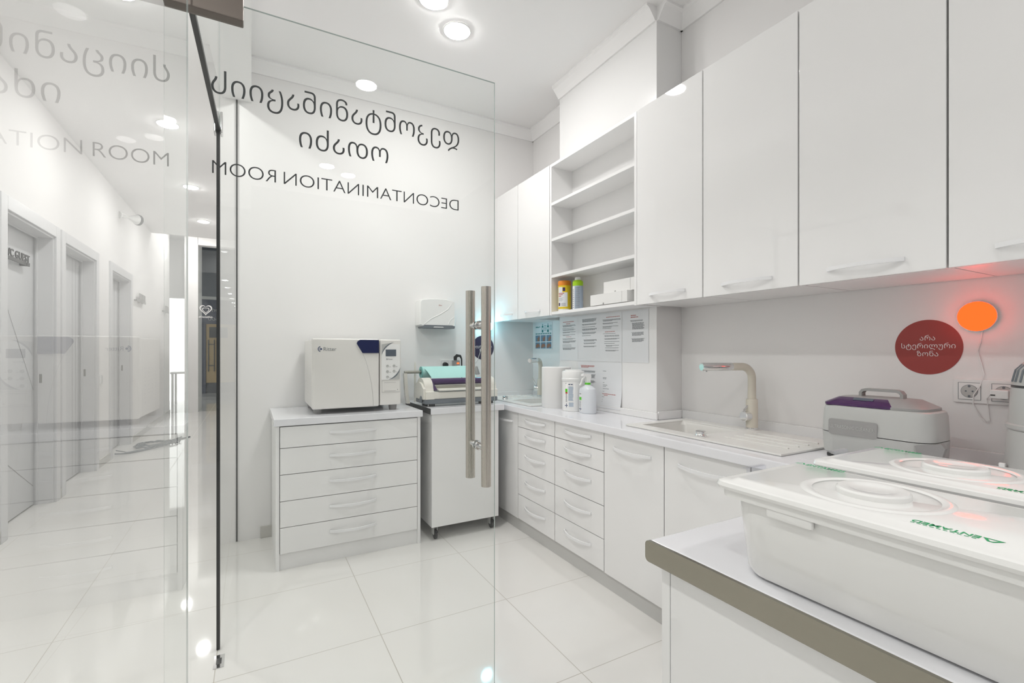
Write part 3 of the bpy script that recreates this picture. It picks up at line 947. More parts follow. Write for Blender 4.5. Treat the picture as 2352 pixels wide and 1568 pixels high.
B().lathe([(0.071, 0.184), (0.073, 0.188), (0.073, 0.200), (0.070, 0.204), (0.070, 0.238), (0.066, 0.246), (0.052, 0.248), (0.050, 0.254), (0.010, 0.255)], (cx, cy, ZW), n=40).build('lid', M_plast, wtb)
lb = B()
wrap(lb, cx, cy, .0693, 160, 275, ZW + .02, ZW + .175, 0)
wrap(lb, cx, cy, .0697, 189, 203, ZW + .118, ZW + .138, 1)
wrap(lb, cx, cy, .0697, 190, 203, ZW + .108, ZW + .118, 2)
for k in range(17):
    wrap(lb, cx, cy, .0697, 208, 234 - 3 * random.random(), ZW + .066 + .0052 * k, ZW + .0698 + .0052 * k, 3, 4)
for k in range(5):
    wrap(lb, cx, cy, .0697, 211, 236 - 5 * random.random(), ZW + .03 + .0052 * k, ZW + .0338 + .0052 * k, 3, 4)
for k in range(9):
    wrap(lb, cx, cy, .0697, 192, 200 + 2 * random.random(), ZW + .058 + .0055 * k, ZW + .0605 + .0055 * k, 4, 3)
wrap(lb, cx, cy, .0697, 208, 218, ZW + .163, ZW + .168, 5, 3); wrap(lb, cx, cy, .0697, 221, 231, ZW + .163, ZW + .168, 5, 3)
wrap(lb, cx, cy, .0697, 190, 197, ZW + .170, ZW + .1735, 4, 3)
wrap(lb, cx, cy, .0697, 187, 193, ZW + .032, ZW + .038, 5, 3)
wrap(lb, cx, cy, .0697, 196, 199, ZW + .024, ZW + .048, 5, 2); wrap(lb, cx, cy, .0697, 199, 203, ZW + .033, ZW + .039, 5, 2)
lb.build('label', [M_plast, M_green, M_red, M_bluep, M_print, M_navyp], wtb)
sb = thing('spray_bottle', 'clear white spray bottle with a green collar on the worktop', 'spray bottle', (1.765, 2.27, ZW))
cx, cy = 1.765, 2.27
b = B()
rings = []
for z, rx, ry in ((0, .040, .058), (.004, .043, .062), (.128, .043, .062), (.145, .040, .056), (.158, .028, .036), (.166, .017, .018), (.172, .0155, .0155)):
    rings.append([(cx + rx * math.cos(2 * PI * i / 36), cy + ry * math.sin(2 * PI * i / 36), ZW + z) for i in range(36)])
b.loft(rings)
b.build('bottle', M_spray, sb)
b = B().lathe([(0.017, 0.170), (0.0175, 0.171), (0.0175, 0.179), (0.016, 0.181)], (cx, cy, ZW), n=24)
b.build('collar', M_green, sb)
b = B()
b.prism([(-.014, .181), (.014, .181), (.014, .200), (.020, .214), (.018, .232), (-.030, .236), (-.046, .230), (-.046, .220), (-.020, .216), (-.014, .205)], lambda a, h, d: (cx + a * .7, cy - a * .3 + d, ZW + h), -.011, .011)
b.build('spray_head', M_plast, sb)
b = B()
b.tube([(cx - .018, cy + .006, ZW + .217), (cx - .030, cy + .013, ZW + .20), (cx - .034, cy + .016, ZW + .182), (cx - .042, cy + .02, ZW + .165)], .006, 8)
b.build('trigger', M_plast, sb)
lb = B()
def ew(a0, a1, z0, z1, mi, k=1.004, n=6):
    r0 = [(cx + .043 * k * math.cos(math.radians(a0 + (a1 - a0) * i / n)), cy + .062 * k * math.sin(math.radians(a0 + (a1 - a0) * i / n)), ZW + z0) for i in range(n + 1)]
    lb.loft([r0, [(p[0], p[1], ZW + z1) for p in r0]], mi, False, False, closed=False)
ew(140, 183, .012, .122, 0)
ew(145, 176, .078, .096, 1, 1.008)
for k in range(6): ew(152, 172, .040 + .006 * k, .0425 + .006 * k, 2, 1.008)
ew(150, 174, .112, .117, 2, 1.008)
ew(142, 158, .022, .027, 3, 1.008); ew(163, 167, .014, .036, 3, 1.008, 2); ew(167, 174, .022, .028, 3, 1.008, 2)
lb.build('label', [M_paper, M_green, M_print, M_navyp], sb)

# ------------------------------------------------------------------ autoclave
ac = thing('autoclave', 'white bench autoclave with a navy handle on the drawer chest', 'autoclave', (0.56, 3.2, 0.83))
B().box(0.308, 0.826, 2.995, 3.41, 0.862, 1.268, 0.008).build('body', M_clave, ac)
d = B().box(0.306, 0.690, 2.955, 2.990, 0.860, 1.275, 0.010, 3)
d.box(0.310, 0.688, 2.988, 2.996, 0.866, 1.270, mi=1)
door = d.build('door', [M_clave, M_gap], ac)
ln = B()
prev = None
for i in range(13):
    s_ = i / 12
    p = ((0.592 + .058 * math.sin(s_ * PI / 2) ** .8 + .004 * s_), 2.9545, 1.182 - .318 * s_)
    if prev: ln.add([(prev[0], prev[1], prev[2]), (p[0], p[1], p[2]), (p[0] + .0012, p[1], p[2]), (prev[0] + .0012, prev[1], prev[2])], [(0, 1, 2, 3)])
    prev = p
ln.build('groove', M_gap, door)
hb = B()
hb.prism([(0.566, 1.262), (0.560, 1.258), (0.556, 1.245), (0.590, 1.188), (0.687, 1.188), (0.687, 1.268), (0.575, 1.268)], lambda a, h, dd: (a, dd, h), 2.948, 2.958)
hb.build('door_handle', M_navy, door)
def ritter(b, x, z, s, y, m1=0, m2=0):
    b.text('Ritter', s * 1.35, (x + s * 1.0, y, z - s * .45), (1, 0, 0), (0, 0, 1), m2, .0004)
    for r0, r1, n in ((s * .55, s * .72, 14), (s * .33, s * .43, 10)):
        pts = arc(x + s * .35, z, r1, 100, 260, n) + arc(x + s * .35, z, r0, 260, 100, n)
        vs = [(a, y, h) for a, h in pts]
        k = len(vs) // 2
        b.add(vs, [[i, i + 1, len(vs) - 2 - i, len(vs) - 1 - i] for i in range(k - 1)], m1)
    b.lathe([(s * .24, 0), (s * .2, .0006)], (x + s * .42, y + .0003, z), (0, -1, 0), 14, m1)
lg = B()
ritter(lg, 0.346, 1.212, 0.023, 2.9545, 0, 1)
lg.build('logo', [M_navyp, M_print], door, smooth=False)
cp = B().box(0.6955, 0.828, 2.962, 2.998, 0.864, 1.272, 0.008, 3).build('control_panel', M_clave, ac)
fp = B()
fp.box(0.706, 0.820, 2.9595, 2.963, 1.022, 1.243, mi=0)
def swoosh(cx_, cz_, r, a0, a1, w, y):
    n = 12
    o = arc(cx_, cz_, r, a0, a1, n)
    i_ = []
    for k in range(n + 1):
        a = math.radians(a0 + (a1 - a0) * k / n)
        rr = r - w * math.sin(PI * k / n)
        i_.append((cx_ + rr * math.cos(a), cz_ + rr * math.sin(a)))
    for k in range(n):
        fp.quad((o[k][0], y, o[k][1]), (o[k + 1][0], y, o[k + 1][1]), (i_[k + 1][0], y, i_[k + 1][1]), (i_[k][0], y, i_[k][1]), 1)
    return o
o = swoosh(0.79, 1.17, 0.084, 95, 178, .008, 2.959)
fp.add([(0.707, 2.9592, 1.242)] + [(a, 2.9592, h) for a, h in o], [list(range(len(o) + 1))], 2)
o = swoosh(0.745, 1.10, 0.077, -88, 0, .009, 2.959)
fp.add([(0.819, 2.9592, 1.023)] + [(a, 2.9592, h) for a, h in o], [list(range(len(o) + 1))], 2)
ritter(fp, 0.738, 1.150, 0.009, 2.959, 1, 3)
for x_, z_ in ((0.742, 1.107), (0.742, 1.073), (0.742, 1.039), (0.783, 1.108), (0.783, 1.074)):
    fp.quad((x_ + .011, 2.959, z_ - .004), (x_ + .021, 2.959, z_ - .004), (x_ + .021, 2.959, z_ - .006), (x_ + .011, 2.959, z_ - .006), 3)
fp.build('keypad', [M_lgrey if 0 else M_plast, M_slate, M_lgrey, M_grey], cp, smooth=False)
B().box(0.731, 0.796, 2.957, 2.960, 1.168, 1.210, 0.001).build('screen', M_lcd, cp)
for x_, z_ in ((0.742, 1.107), (0.742, 1.073), (0.742, 1.039), (0.783, 1.108), (0.783, 1.074)):
    B().lathe([(0.0085, 0), (0.0085, 0.0025), (0.006, 0.0032), (0.0045, 0.0022), (0.001, 0.0022)], (x_, 2.960, z_), (0, -1, 0), 18).build('button', M_lgrey, cp)
pr2 = B()
pr2.box(0.707, 0.821, 2.9602, 2.963, 0.943, 1.016, 0.001)
pr2.box(0.7085, 0.8195, 2.9598, 2.9604, 0.9445, 1.0145, mi=1)
pr2.box(0.7095, 0.8185, 2.9594, 2.9600, 0.9455, 1.0135)
pr2.box(0.722, 0.794, 2.9588, 2.9596, 0.953, 1.003, mi=0)
pr2.box(0.722, 0.794, 2.9585, 2.9597, 1.003, 1.0045, mi=1)
pr2.box(0.722, 0.794, 2.9585, 2.9597, 0.9515, 0.953, mi=1)
pr2.lathe([(.003, 0), (.001, .001)], (0.805, 2.9594, 0.959), (0, -1, 0), 12, 1)
pr2.build('printer_slot', [M_clave, M_grey], cp)
vn = B()
for r in range(9):
    for c in range(4):
        y = 3.06 + .075 * c
        z = 0.93 + .022 * r
        vn.quad((0.3078, y, z), (0.3078, y + .03, z), (0.3078, y + .03, z + .004), (0.3078, y, z + .004))
vn.build('side_vents', M_grey, ac, smooth=False)
for x_, y_ in ((0.345, 3.02), (0.79, 3.02), (0.345, 3.37), (0.79, 3.37)):
    B().lathe([(0.022, 0), (0.024, 0.008), (0.026, 0.033)], (x_, y_, 0.83), n=20).build('foot', M_grey, ac)

# ------------------------------------------------------------------ pouch sealer on the trolley
se = thing('pouch_sealer', 'cream pouch sealing machine with a purple bar on the trolley', 'sealing machine', (1.22, 3.02, 0.84))
b = B()
b.box(0.975, 1.500, 2.935, 3.13, 0.856, 0.888, 0.008)
for x_ in (1.03, 1.45):
    for y_ in (2.955, 3.10):
        b.box(x_ - .018, x_ + .018, y_ - .012, y_ + .012, 0.840, 0.857, 0.003, mi=1)
b.build('base', [M_slate, M_black], se)
B().box(1.02, 1.455, 2.94, 3.13, 0.887, 0.932, 0.006).build('body', M_cream, se)
def yz(a, h, dd): return (dd, a, h)
dome = [(2.935, 0.887), (2.935, 0.935), (2.950, 0.938), (2.962, 0.965)] + [(3.045 + .085 * math.cos(math.radians(a)), 0.955 + .068 * math.sin(math.radians(a))) for a in range(165, -1, -15)] + [(3.135, 0.93), (3.135, 0.887)]
B().prism(dome, yz, 0.982, 1.040).build('end_cap', M_cream, se)
B().prism(dome, yz, 1.440, 1.498).build('end_cap', M_cream, se)
inner = [(a, h) for a, h in [(2.945, 0.887), (2.945, 0.955)] + [(3.045 + .088 * math.cos(math.radians(t_)), 0.94 + .055 * math.sin(math.radians(t_))) for t_ in range(150, -1, -15)] + [(3.13, 0.887)]]
B().prism(inner, yz, 0.968, 0.983).build('side_cover', M_cream, se)
b = B()
b.tube([(1.040, 3.035, 0.992), (1.44, 3.035, 0.992)], 0.024, 20)
b.build('sealing_bar', M_purple, se)
b = B()
b.tube([(1.045, 3.015, 0.964), (1.44, 3.015, 0.964)], 0.014, 16)
b.build('roller', M_rod, se)
b = B()
b.add([(1.010, 2.955, 0.945), (1.068, 2.955, 0.945), (1.046, 3.03, 1.020), (0.992, 3.03, 1.021), (1.010, 2.965, 0.940), (1.068, 2.965, 0.940), (1.046, 3.05, 1.015), (0.992, 3.05, 1.016)],
      [(0, 1, 2, 3), (4, 7, 6, 5), (0, 4, 5, 1), (1, 5, 6, 2), (2, 6, 7, 3), (3, 7, 4, 0)])
b.build('control_panel', M_purple, se)
B().box(1.020, 1.042, 2.983, 2.990, 0.990, 0.994).build('badge', M_white, se)
b = B()
b.add([(1.07, 2.925, 0.941), (1.445, 2.925, 0.941), (1.445, 3.02, 0.949), (1.07, 3.02, 0.949), (1.07, 2.925, 0.946), (1.445, 2.925, 0.946), (1.445, 3.02, 0.954), (1.07, 3.02, 0.954)],
      [(0, 3, 2, 1), (4, 5, 6, 7), (0, 1, 5, 4), (1, 2, 6, 5), (2, 3, 7, 6), (3, 0, 4, 7)])
b.build('tray', M_cream, se)
b = B().lathe([(0.022, 0), (0.024, 0.004), (0.016, 0.008)], (0.970, 2.99, 0.885), (-1, 0, 0), 20)
b.build('side_knob', M_slate, se)
# roll holder: rod, curved arm, upright
b = B()
b.tube([(0.915, 3.19, 1.055), (1.45, 3.19, 1.055)], 0.0105, 14)
b.build('roll_rod', M_rod, se)
b = B()
pts = [(0.918, 3.19, 1.050)]
rings = []
for i in range(11):
    s_ = i / 10
    xx = 0.918 + .012 * s_ + .03 * max(0, s_ - .55) ** 1.5
    zz = 1.048 - .206 * s_
    w_ = .012 + .004 * s_
    rings.append([(xx - .010, 3.19 - w_, zz), (xx + .012, 3.19 - w_, zz), (xx + .012, 3.19 + w_, zz), (xx - .010, 3.19 + w_, zz)])
b.loft(rings)
b.build('roll_arm', M_cream, se)
b = B()
b.loft([[(0.998, 3.235, .842), (1.012, 3.235, .842), (1.012, 3.245, .842), (0.998, 3.245, .842)], [(0.999, 3.235, 1.10), (1.011, 3.235, 1.10), (1.011, 3.245, 1.10), (0.999, 3.245, 1.10)], [(1.004, 3.239, 1.128), (1.007, 3.239, 1.128), (1.007, 3.241, 1.128), (1.004, 3.241, 1.128)]])
b.build('roll_post', M_cream, se)
B().lathe([(0.018, 0), (0.026, .003), (0.012, .045), (0.008, .06)], (1.455, 3.19, 1.028), (0, 0, 1), 18).build('roll_stop', M_grey, se)
rl = thing('pouch_roll', 'pale teal roll of sterilising film hung on the sealer rod', 'film roll', (1.2, 3.19, 1.055))
b = B()
b.lathe([(0.018, 0), (0.040, 0), (0.0405, 0.36), (0.018, 0.36)], (1.035, 3.19, 1.053), (1, 0, 0), 40)
b.build('roll', M_teal, rl)
b = B()
b.lathe([(0.018, 0), (0.040, 0.001), (0.0402, -.004), (0.018, -.004)], (1.034, 3.19, 1.053), (1, 0, 0), 40, cap0=False, cap1=False)
b.build('roll_end', M_tealdk, rl)
b = B()
b.loft([[(1.045, 3.165, 1.084), (1.40, 3.165, 1.084)], [(1.055, 3.12, 1.06), (1.40, 3.12, 1.06)], [(1.07, 3.07, 1.016), (1.40, 3.07, 1.016)]], cap0=False, cap1=False, closed=False)
b.build('loose_sheet', M_teal, rl)
# sockets behind the sealer
def socket_plate(axis, x, y0, y1, z0, z1, label, n=2, name='wall_socket'):
    """axis 'y': on the back wall (x ignored as depth y=YB); axis 'x': on the right wall"""
    t = thing(name, label, 'socket', ((y0 + y1) / 2, YB, (z0 + z1) / 2) if axis == 'y' else (XR, (y0 + y1) / 2, (z0 + z1) / 2))
    def P(a, h, d): return (a, YB - d, h) if axis == 'y' else (XR - d, a, h)
    def bx(a0, a1, h0, h1, d0, d1, mt, nm):
        b = B()
        p0, p1 = P(a0, h0, d0), P(a1, h1, d1)
        b.box(min(p0[0], p1[0]), max(p0[0], p1[0]), min(p0[1], p1[1]), max(p0[1], p1[1]), h0, h1, 0.0015)
        return b.build(nm, mt, t)
    bx(y0, y1, z0, z1, 0.0005, 0.008, M_plast, 'plate')
    w = (y1 - y0) / n
    zm = (z0 + z1) / 2
    ax = (0, -1, 0) if axis == 'y' else (-1, 0, 0)
    for k in range(n):
        a = y0 + w * (k + .5)
        iw = min(w, z1 - z0) * .36
        o = bx(a - iw, a + iw, zm - iw, zm + iw, 0.006, 0.0095, M_plast, 'insert')
        b = B()
        for s_ in (-1, 1):
            for q in (0, 1):
                u = (a - iw, a + iw, zm + s_ * iw - .0006, zm + s_ * iw + .0006) if q == 0 else (a + s_ * iw - .0006, a + s_ * iw + .0006, zm - iw, zm + iw)
                b.quad(P(u[0], u[2], .0098), P(u[1], u[2], .0098), P(u[1], u[3], .0098), P(u[0], u[3], .0098), 1)
        b.lathe([(0.0215, 0), (0.0215, 0.0009)], P(a, zm, .0094), ax, 32, 1)
        b.lathe([(0.0203, 0.0), (0.0203, 0.0016)], P(a, zm, .0094), ax, 32)
        for s_ in (-1, 1):
            b.lathe([(0.0028, 0), (.002, .0004)], P(a + s_ * .0085, zm, .0110), ax, 10, 1)
            b.lathe([(0.004, 0), (.003, .0004)], P(a, zm + s_ * .0165, .0110), ax, 10, 1)
        b.build('socket_face', [M_lgrey, M_slate], t)
    return t
socket_plate('y', 0, 1.262, 1.425, 1.055, 1.135, 'white double socket on the back wall behind the sealer')
bp_ = B().lathe([(0.020, 0), (0.020, 0.022), (0.016, 0.030), (0.006, 0.032)], (1.303, YB - .010, 1.094), (0, -1, 0), 24)
tag(bp_.build('round_plug', M_black), 'round black plug in the double socket behind the sealer', 'plug')
ad = thing('power_adapter', 'grey plug adapter with a glowing red switch behind the sealer', 'adapter', (1.385, YB - .02, 1.09))
B().box(1.360, 1.408, YB - .055, YB - .010, 1.055, 1.128, 0.004).build('body', M_grey, ad)
B().box(1.382, 1.402, YB - .058, YB - .054, 1.100, 1.113, 0.002).build('switch', emission('red_switch', (1, .18, .05), 1.5), ad)
B().box(1.381, 1.408, YB - .060, YB - .054, 1.062, 1.088, 0.002).build('white_plug', M_plast, ad)
b = B()
b.tube([(1.372, YB - .05, 1.130), (1.372, YB - .05, 1.152), (1.385, YB - .052, 1.165), (1.41, YB - .055, 1.163), (1.421, YB - .056, 1.14), (1.424, YB - .055, 1.06), (1.425, YB - .05, .97)], .008, 8, rs=[.014, .015, .013, .010, .006, .005, .005])
b.build('black_lead', M_black, ad)
# paper towel dispenser
pd = thing('towel_dispenser', 'white wall-mounted paper towel dispenser above the sealer', 'dispenser', (1.21, YB, 1.48))
out = [(1.072, 1.392), (1.072, 1.562), (1.082, 1.577), (1.14, 1.586), (1.21, 1.589), (1.28, 1.586), (1.338, 1.577), (1.348, 1.562), (1.348, 1.392), (1.335, 1.374), (1.10, 1.374)]
b = B()
rg = []
for d_, s_ in ((0, 1.0), (.095, 1.0), (.108, .985), (.114, .95)):
    rg.append([(1.21 + (a - 1.21) * s_, YB - .001 - d_, 1.48 + (h - 1.48) * s_) for a, h in out])
b.loft(rg)
b.build('cover', M_plast, pd)
b = B()
b.prism([(1.092, 1.368), (1.338, 1.368), (1.343, 1.385), (1.320, 1.392), (1.105, 1.392), (1.085, 1.378)], lambda a, h, d_: (a, d_, h), YB - .117, YB - .02)
b.build('slot', M_slate, pd)
B().prism([(1.17, 1.374), (1.255, 1.374), (1.245, 1.380), (1.18, 1.380)], lambda a, h, d_: (a, d_, h), YB - .120, YB - .06).build('towel', M_tissue, pd)
b = B()
b.tube([(1.105, YB - .1145, 1.398), (1.16, YB - .1150, 1.440), (1.23, YB - .1152, 1.475), (1.285, YB - .1150, 1.51), (1.318, YB - .1146, 1.555)], .003, 8)
b.tube([(1.29, YB - .1150, 1.40), (1.305, YB - .1150, 1.43), (1.335, YB - .1146, 1.455)], .003, 8)
b.build('relief_curve', M_plast, pd)
b = B()
b.text('Palex', .012, (1.215, YB - .1162, 1.535), (1, 0, 0), (0, 0, 1), 0, .0003)
b.build('brand_mark', M_redprint, pd, smooth=False)

# ------------------------------------------------------------------ round zone signs and glowing lamps
def disc_sign(axis, a, h, r, m, lines, label):
    def P(u, v, d): return (a + u, YB - d, h + v) if axis == 'y' else (XR - d, a - u, h + v)
    b = B()
    ax = (0, -1, 0) if axis == 'y' else (-1, 0, 0)
    b.lathe([(r, 0), (r, .001)], P(0, 0, .0004), ax, 72, 0)
    xd = (1, 0, 0) if axis == 'y' else (0, -1, 0)
    for body, v, size in lines:
        b.text(body, size, P(0, v, .0018), xd, (0, 0, 1), 1, .0003, -.004, align='CENTER')
    return tag(b.build('zone_sign', [m, M_white], smooth=False), label, 'sign')
disc_sign('x', 0.763, 1.214, 0.0965, M_vinylr, [('არა', .024, .0245), ('სტერილური', -.004, .0245), ('ზონა', -.032, .0245)], 'round red vinyl sign with white lettering above the ultrasonic cleaner')
disc_sign('y', 1.630, 1.228, 0.0965, M_vinylb, [('სტერილური', .000, .0245), ('ზონა', -.030, .0245)], 'round indigo vinyl sign with white lettering behind the door handle')
def wall_lamp(c, ax, m, label, cord):
    t = thing('wall_lamp', label, 'lamp', c)
    B().lathe([(0.044, 0.0), (0.0485, .006), (0.0485, .016)], c, ax, 40).build('lamp_base', M_plast, t)
    B().lathe([(0.0483, .0162), (0.0470, .024), (0.040, .035), (0.026, .042), (0.008, .045)], c, ax, 40).build('lamp_dome', m, t)
    B().tube(cord, .0017, 8).build('cord', M_plast, t)
    return t
wall_lamp((XR - .001, 0.628, 1.314), (-1, 0, 0), M_orangelamp, 'round orange glowing lamp on the right wall beside the red sign',
          [(XR - .004, .618, 1.268), (XR - .003, .622, 1.235), (XR - .003, .630, 1.20), (XR - .003, .622, 1.165), (XR - .004, .614, 1.125), (XR - .012, .622, 1.085), (XR - .014, .637, 1.055), (XR - .008, .640, 1.025),
           (XR - .006, .625, .99), (XR - .006, .610, .968), (XR - .006, .600, .975), (XR - .006, .603, 1.01), (XR - .010, .606, 1.045), (XR - .03, .592, 1.062), (XR - .045, .580, 1.063)])
wall_lamp((1.655, YB - .001, 1.398), (0, -1, 0), M_cyanlamp, 'round cyan glowing lamp on the back wall above the indigo sign',
          [(1.64, YB - .004, 1.352), (1.622, YB - .004, 1.27), (1.60, YB - .004, 1.18), (1.58, YB - .004, 1.13), (1.535, YB - .005, 1.09), (1.47, YB - .02, 1.07), (1.41, YB - .045, 1.075)])
socket_plate('x', 0, 0.525, 0.690, 1.028, 1.106, 'white double socket on the right wall beside the orange lamp')
uc = thing('usb_charger', 'white phone charger plugged in beside the grey water distiller', 'charger', (XR - .02, .567, 1.064))
B().box(XR - .05, XR - .010, .545, .588, 1.050, 1.078, .004).build('body', M_plast, uc)
B().box(XR - .0508, XR - .0495, .575, .586, 1.059, 1.063).build('usb_slot', M_dark, uc)

# ------------------------------------------------------------------ ultrasonic cleaner
uc_ = thing('ultrasonic_cleaner', 'grey ultrasonic cleaner with a violet lid band by the red sign', 'ultrasonic cleaner', (1.872, 0.80, 0.83))
def ring(x0, x1, y0, y1, r, z, n=6): return [(a, c, z) for a, c in rrect(x0, x1, y0, y1, r, n)]
ux0, ux1, uy0, uy1 = 1.775, 1.965, 0.640, 0.965
B().loft([ring(ux0 + .012, ux1 - .012, uy0 + .012, uy1 - .012, .05, .838), ring(ux0 + .003, ux1 - .003, uy0 + .003, uy1 - .003, .055, .850), ring(ux0, ux1, uy0, uy1, .055, .918)]).build('lower_body', M_lgrey, uc_)
B().loft([ring(ux0, ux1, uy0, uy1, .055, .9205), ring(ux0 + .003, ux1 - .003, uy0 + .003, uy1 - .003, .055, .995), ring(ux0 + .006, ux1 - .006, uy0 + .006, uy1 - .006, .055, 1.008), ring(ux0 + .012, ux1 - .012, uy0 + .012, uy1 - .012, .05, 1.012)]).build('upper_body', M_lgrey, uc_)
lid = B().loft([ring(ux0 + .012, ux1 - .012, uy0 + .018, uy1 - .015, .05, 1.0125), ring(ux0 + .012, ux1 - .012, uy0 + .018, uy1 - .015, .05, 1.020), ring(ux0 + .040, ux1 - .035, uy0 + .06, uy1 - .05, .04, 1.042), ring(ux0 + .06, ux1 - .05, uy0 + .09, uy1 - .08, .03, 1.044)]).build('lid', M_grey, uc_)
b = B()
b.loft([ring(ux0 + .010, ux0 + .075, uy0 + .085, uy1 - .013, .030, 1.0126), ring(ux0 + .010, ux0 + .075, uy0 + .085, uy1 - .013, .030, 1.021), ring(ux0 + .038, ux0 + .075, uy0 + .11, uy1 - .05, .018, 1.0412)])
b.build('violet_band', M_violet, lid)
B().add([(ux0 + .026, .86, 1.0335), (ux0 + .026, .80, 1.0335), (ux0 + .036, .80, 1.0412), (ux0 + .036, .86, 1.0412)], [(0, 1, 2, 3)]).build('display', M_lcd, lid)
b = B()
hy0, hy1, hx = .745, .865, 1.875
pts = [(hx, hy1, 1.040), (hx, hy1, 1.056), (hx, hy1 - .006, 1.064), (hx, hy1 - .016, 1.067), (hx, hy0 + .016, 1.067), (hx, hy0 + .006, 1.064), (hx, hy0, 1.056), (hx, hy0, 1.040)]
rg = []
for i, p in enumerate(pts):
    p = Vector(p)
    a_ = Vector(pts[max(i - 1, 0)]); c_ = Vector(pts[min(i + 1, 7)])
    t_ = (c_ - a_).normalized(); nrm = t_.cross(Vector((1, 0, 0)))
    rg.append([p + Vector((.013, 0, 0)) + nrm * .0045, p + Vector((-.013, 0, 0)) + nrm * .0045, p + Vector((-.013, 0, 0)) - nrm * .0045, p + Vector((.013, 0, 0)) - nrm * .0045])
b.loft(rg)
b.build('lid_handle', M_grey, lid)
b = B()
b.prism(rrect(.775, .922, .914, .966, .008), lambda a, h, d_: (d_, a, h), ux0 - .003, ux0 + .004)
b.text('ULTRASONIC CLEANER', .0165, (ux0 - .0031, .917, .935), (0, -1, 0), (0, 0, 1), 1, .0008, width=.134)
b.build('name_plate', [M_grey, M_lgrey], uc_)
b = B()
gy = uy0 + .028
b.prism([(-.034, .912), (.030, .920), (.040, .905), (.022, .842), (-.012, .842)], lambda a, h, d_: (1.800 + a * .7 - .004 * 0 + (d_), gy - a * .75 - .018, h), -.006, .012)
b.build('corner_grip', M_grey, uc_)
for x_, y_ in ((1.80, .93), (1.94, .93), (1.80, .675), (1.94, .675)):
    B().lathe([(.010, 0), (.011, .010)], (x_, y_, .83), n=14).build('foot', M_dark, uc_)
b = B()
b.tube([(1.95, .640, .850), (1.96, .61, .84), (1.985, .58, .838), (2.02, .54, .836), (2.05, .525, .846), (2.05, .515, .850), (2.02, .53, .842), (1.99, .55, .837), (2.03, .56, .842), (2.072, .54, .842), (2.078, .51, .838)], .0045, 8)
tag(b.build('power_cable', M_black), 'black power cable curled behind the second bin', 'cable')

# ------------------------------------------------------------------ grey distiller at the picture edge
ds = thing('water_distiller', 'tall grey round water distiller at the right wall by the sockets', 'distiller', (1.94, 0.381, 0.83))
c = (1.94, 0.381, 0.83)
B().lathe([(.140, 0), (.142, .006), (.134, .145), (.132, .150)], c, n=48).build('jug', M_lgrey, ds)
B().lathe([(.134, .151), (.137, .155), (.137, .164), (.132, .168), (.127, .260), (.126, .268)], c, n=48).build('boiler', M_plast if 0 else M_lgrey, ds)
B().lathe([(.126, .269), (.1255, .274)], c, n=48).build('seam', M_dark, ds)
B().lathe([(.127, .275), (.118, .318), (.100, .340), (.096, .345), (.094, .372), (.088, .380), (.02, .384)], c, n=48).build('cowl', M_lgrey, ds)
b = B()
for k in range(9):
    a = math.radians(118 + 9 * k)
    b.tube([(c[0] + r_ * math.cos(a), c[1] + r_ * math.sin(a), c[2] + h_) for r_, h_ in ((.1262, .284), (.1195, .316), (.106, .333))], .0026, 6)
b.build('cooling_slots', M_slate, ds)
B().box(c[0] - .09, c[0] - .078, c[1] + .118, c[1] + .132, .86, .885, .003).build('spout_tap', M_plast, ds)

# ------------------------------------------------------------------ near counter with steel edge
TX, TY = 0.682, 0.690
nc = thing('near_counter', 'near white counter with a brushed steel edge, under the bins', 'counter', (1.1, .4, 0))
tp_ = B()
tp_.box(TX + .002, E0 - .002, -0.30, TY, 0.790, 0.830, 0.008, 3)
tp_.build('worktop', M_top, nc)
b = B()
prof = rrect(-.30, TY + .001, .7895, .8305, .009, 4)
b.prism(prof, lambda a, h, d_: (d_, a, h), TX - .0035, TX + .0035)
b.build('edge_band', M_steely, nc, label='brushed steel edge band')
b = B()
b.box(TX + .018, E0 - .02, TY - .042, TY - .022, 0.0, 0.789)
b.build('back_panel', M_lam2, nc)
B().box(TX + .018, TX + .036, -0.28, TY - .044, 0.0, 0.789).build('front_panel', M_lam, nc)

